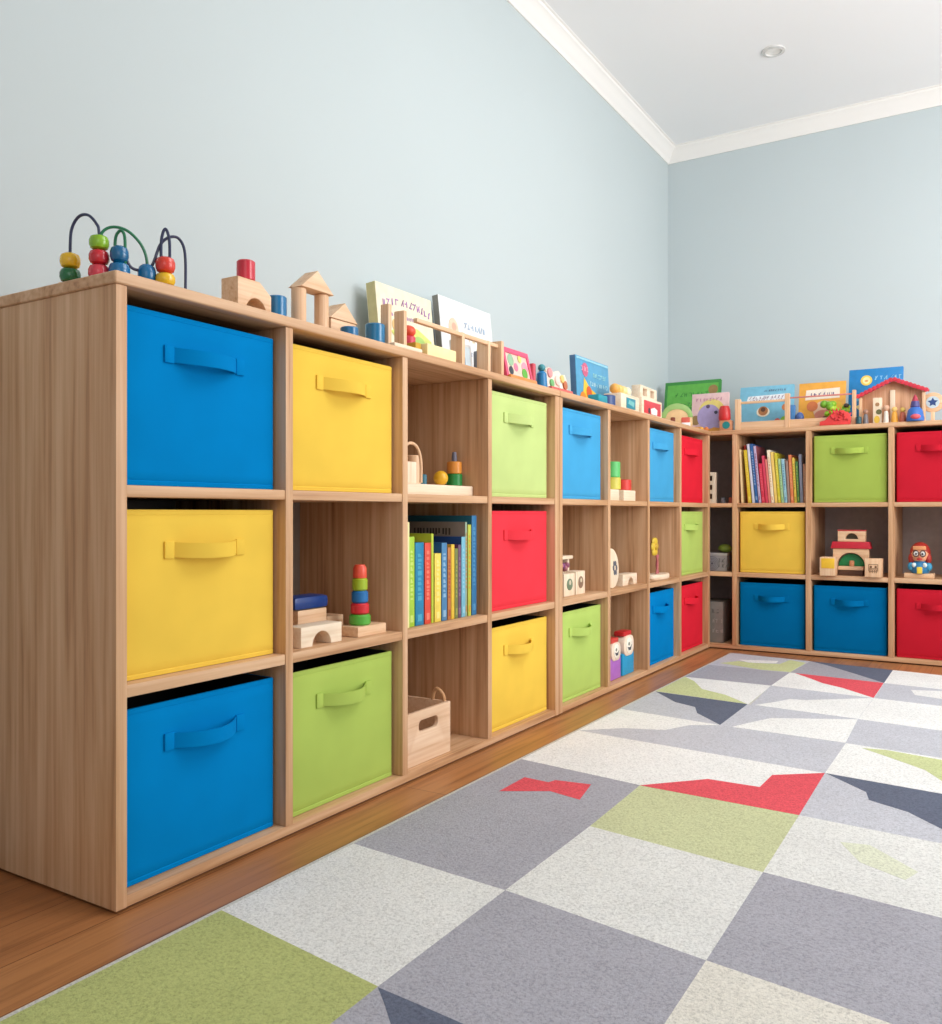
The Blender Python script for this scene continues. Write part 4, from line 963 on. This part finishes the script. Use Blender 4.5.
o = mb.build('roof_block', None, (.652, yb+.006, z+.1275)); tag(o, 'red bar roof block on top of the wide castle arch', 'toy block', BLK)
t = thing('gatehouse_block', 'small beech house with dark arched window topping the toy castle', 'toy block', (.655, yb+.014, z+.160), 0, BLK)
win = [(-.028, .012), (.028, .012)] + [(.028*math.cos(PI*i/12), .012+.028*math.sin(PI*i/12)) for i in range(1, 12)]
MB().shape(beech(0), [[(-.06, 0), (.06, 0), (.06, .05), (-.06, .05)], win], -.04, 0).build('block', t)
MB().box(P_((96,92,76)), -.05, .05, .036, .039, .002, .046, 0).build('window_backing', t)
MB().box(paint((190,60,60), .45), -.062, .062, -.002, .042, .05, .056, .002).build('roof', t)
# doll on a base
t = thing('toy_doll', 'red-haired toy doll with round glasses on a wooden base', 'toy doll', (.938, YB+.06, z))
MB().box(beech(0), -.060, .062, -.03, .04, 0, .022, .003).build('base', t)
MB().lathe(paint((40,120,170), .45), [(0, .022), (.040, .022), (.047, .03), (.050, .05), (.044, .068), (.03, .078), (0, .08)], seg=32).build('body', t)
mb = MB()
mb.box(paint((240,206,70), .45), -.012, .014, -.053, -.04, .022, .052, .004)
for sx in (-1, 1):
    mb.ball(paint((60,150,190), .45), (sx*.042, -.02, .052), .018, 1.1, 14)
    mb.ball(paint((222,236,236), .45), (sx*.026, -.040, .060), .011, 1, 10)
mb.build('apron', t)
MB().ball(paint((236,170,130), .5), (0, 0, .108), .046, .95, 28).build('head', t)
mb = MB()
mb.ball(paint((168,44,34), .5), (0, .008, .116), .050, .94, 28)
for sx in (-1, 1): mb.ball(paint((168,44,34), .5), (sx*.040, -.012, .088), .017, 1.5, 14)
o = mb.build('hair', t)
mb = MB()
mb.box(paint((222,150,100), .5), -.032, .032, -.046, -.036, .128, .146, .006)
mb.build('fringe', t)
g = MB()
for sx in (-1, 1):
    g.ball(paint((244,244,240), .3), (sx*.0165, -.043, .112), .0115, 1, 14, sy=.5)
    g.ball(paint((40,40,50), .3), (sx*.0155, -.0485, .111), .005, 1, 10, sy=.5)
g.build('eyes', t)
mb = MB()
for sx in (-1, 1): mb.tube(paint((70,40,40), .4), [(sx*.0165+.0135*math.cos(2*PI*k/12), -.0485, .112+.0135*math.sin(2*PI*k/12)) for k in range(12)], .002, 6, closed=True)
mb.build('glasses', t)
mb = MB().ball(paint((206,50,50), .4), (0, -.045, .087), .009, .55, 12, sx=1.6, sy=.4); mb.ball(paint((226,140,110), .5), (0, -.049, .099), .005, 1, 10); mb.build('mouth_and_nose', t)
for ch in t.children:
    if ch.name.split('.')[0] != 'base': ch.scale = (.84, .90, 1.0); ch.location = (.004, -.002, .0)

# ------------------------------------------------------------------ light
w = bpy.data.worlds.new('daylight'); S.world = w; w.use_nodes = True
bg = w.node_tree.nodes['Background']; bg.inputs[0].default_value = (.93, .97, 1.0, 1); bg.inputs[1].default_value = .50
def area(name, loc, target, sx, sy, e, col=(1,1,1)):
    l = bpy.data.lights.new(name, 'AREA'); l.shape = 'RECTANGLE'; l.size = sx; l.size_y = sy; l.energy = e; l.color = col
    o = bpy.data.objects.new(name, l); COL.objects.link(o); o.location = loc
    o.rotation_euler = (Vector(target)-Vector(loc)).to_track_quat('-Z', 'Y').to_euler()
    return o
area('window_light', (4.0, 2.0, 1.6), (0, 2.2, .7), 2.6, 1.9, 62, (1, .99, .98))
area('window_light', (2.6, -2.6, 1.9), (.6, 1.6, .8), 2.0, 1.6, 12, (1, .99, .98))
area('overhead_fill', (1.9, 1.3, 2.74), (1.9, 1.3, 0), 1.6, 1.6, 27, (1, 1, 1))  # unseen fill added to brighten rug and floor from above
area('upward_fill', (2.8, 1.6, 1.7), (1.7, 2.4, 2.78), 1.2, 1.2, 44, (1, 1, 1))  # unseen fill added to brighten the ceiling and its bounce

# ------------------------------------------------------------------ camera
cam = bpy.data.cameras.new('camera'); co = bpy.data.objects.new('camera', cam); COL.objects.link(co)
cam.sensor_fit = 'HORIZONTAL'; cam.sensor_width = 36; cam.lens = 871.3053/942*36
co.location = (1.2912, -.9461, .6849); co.rotation_euler = (PI/2, 0, .5545)
cam.shift_y = .6778/942
cam.clip_start = .02
S.camera = co
S.view_settings.view_transform = 'Standard'; S.view_settings.look = 'None'
S.view_settings.exposure = 0; S.view_settings.gamma = 1
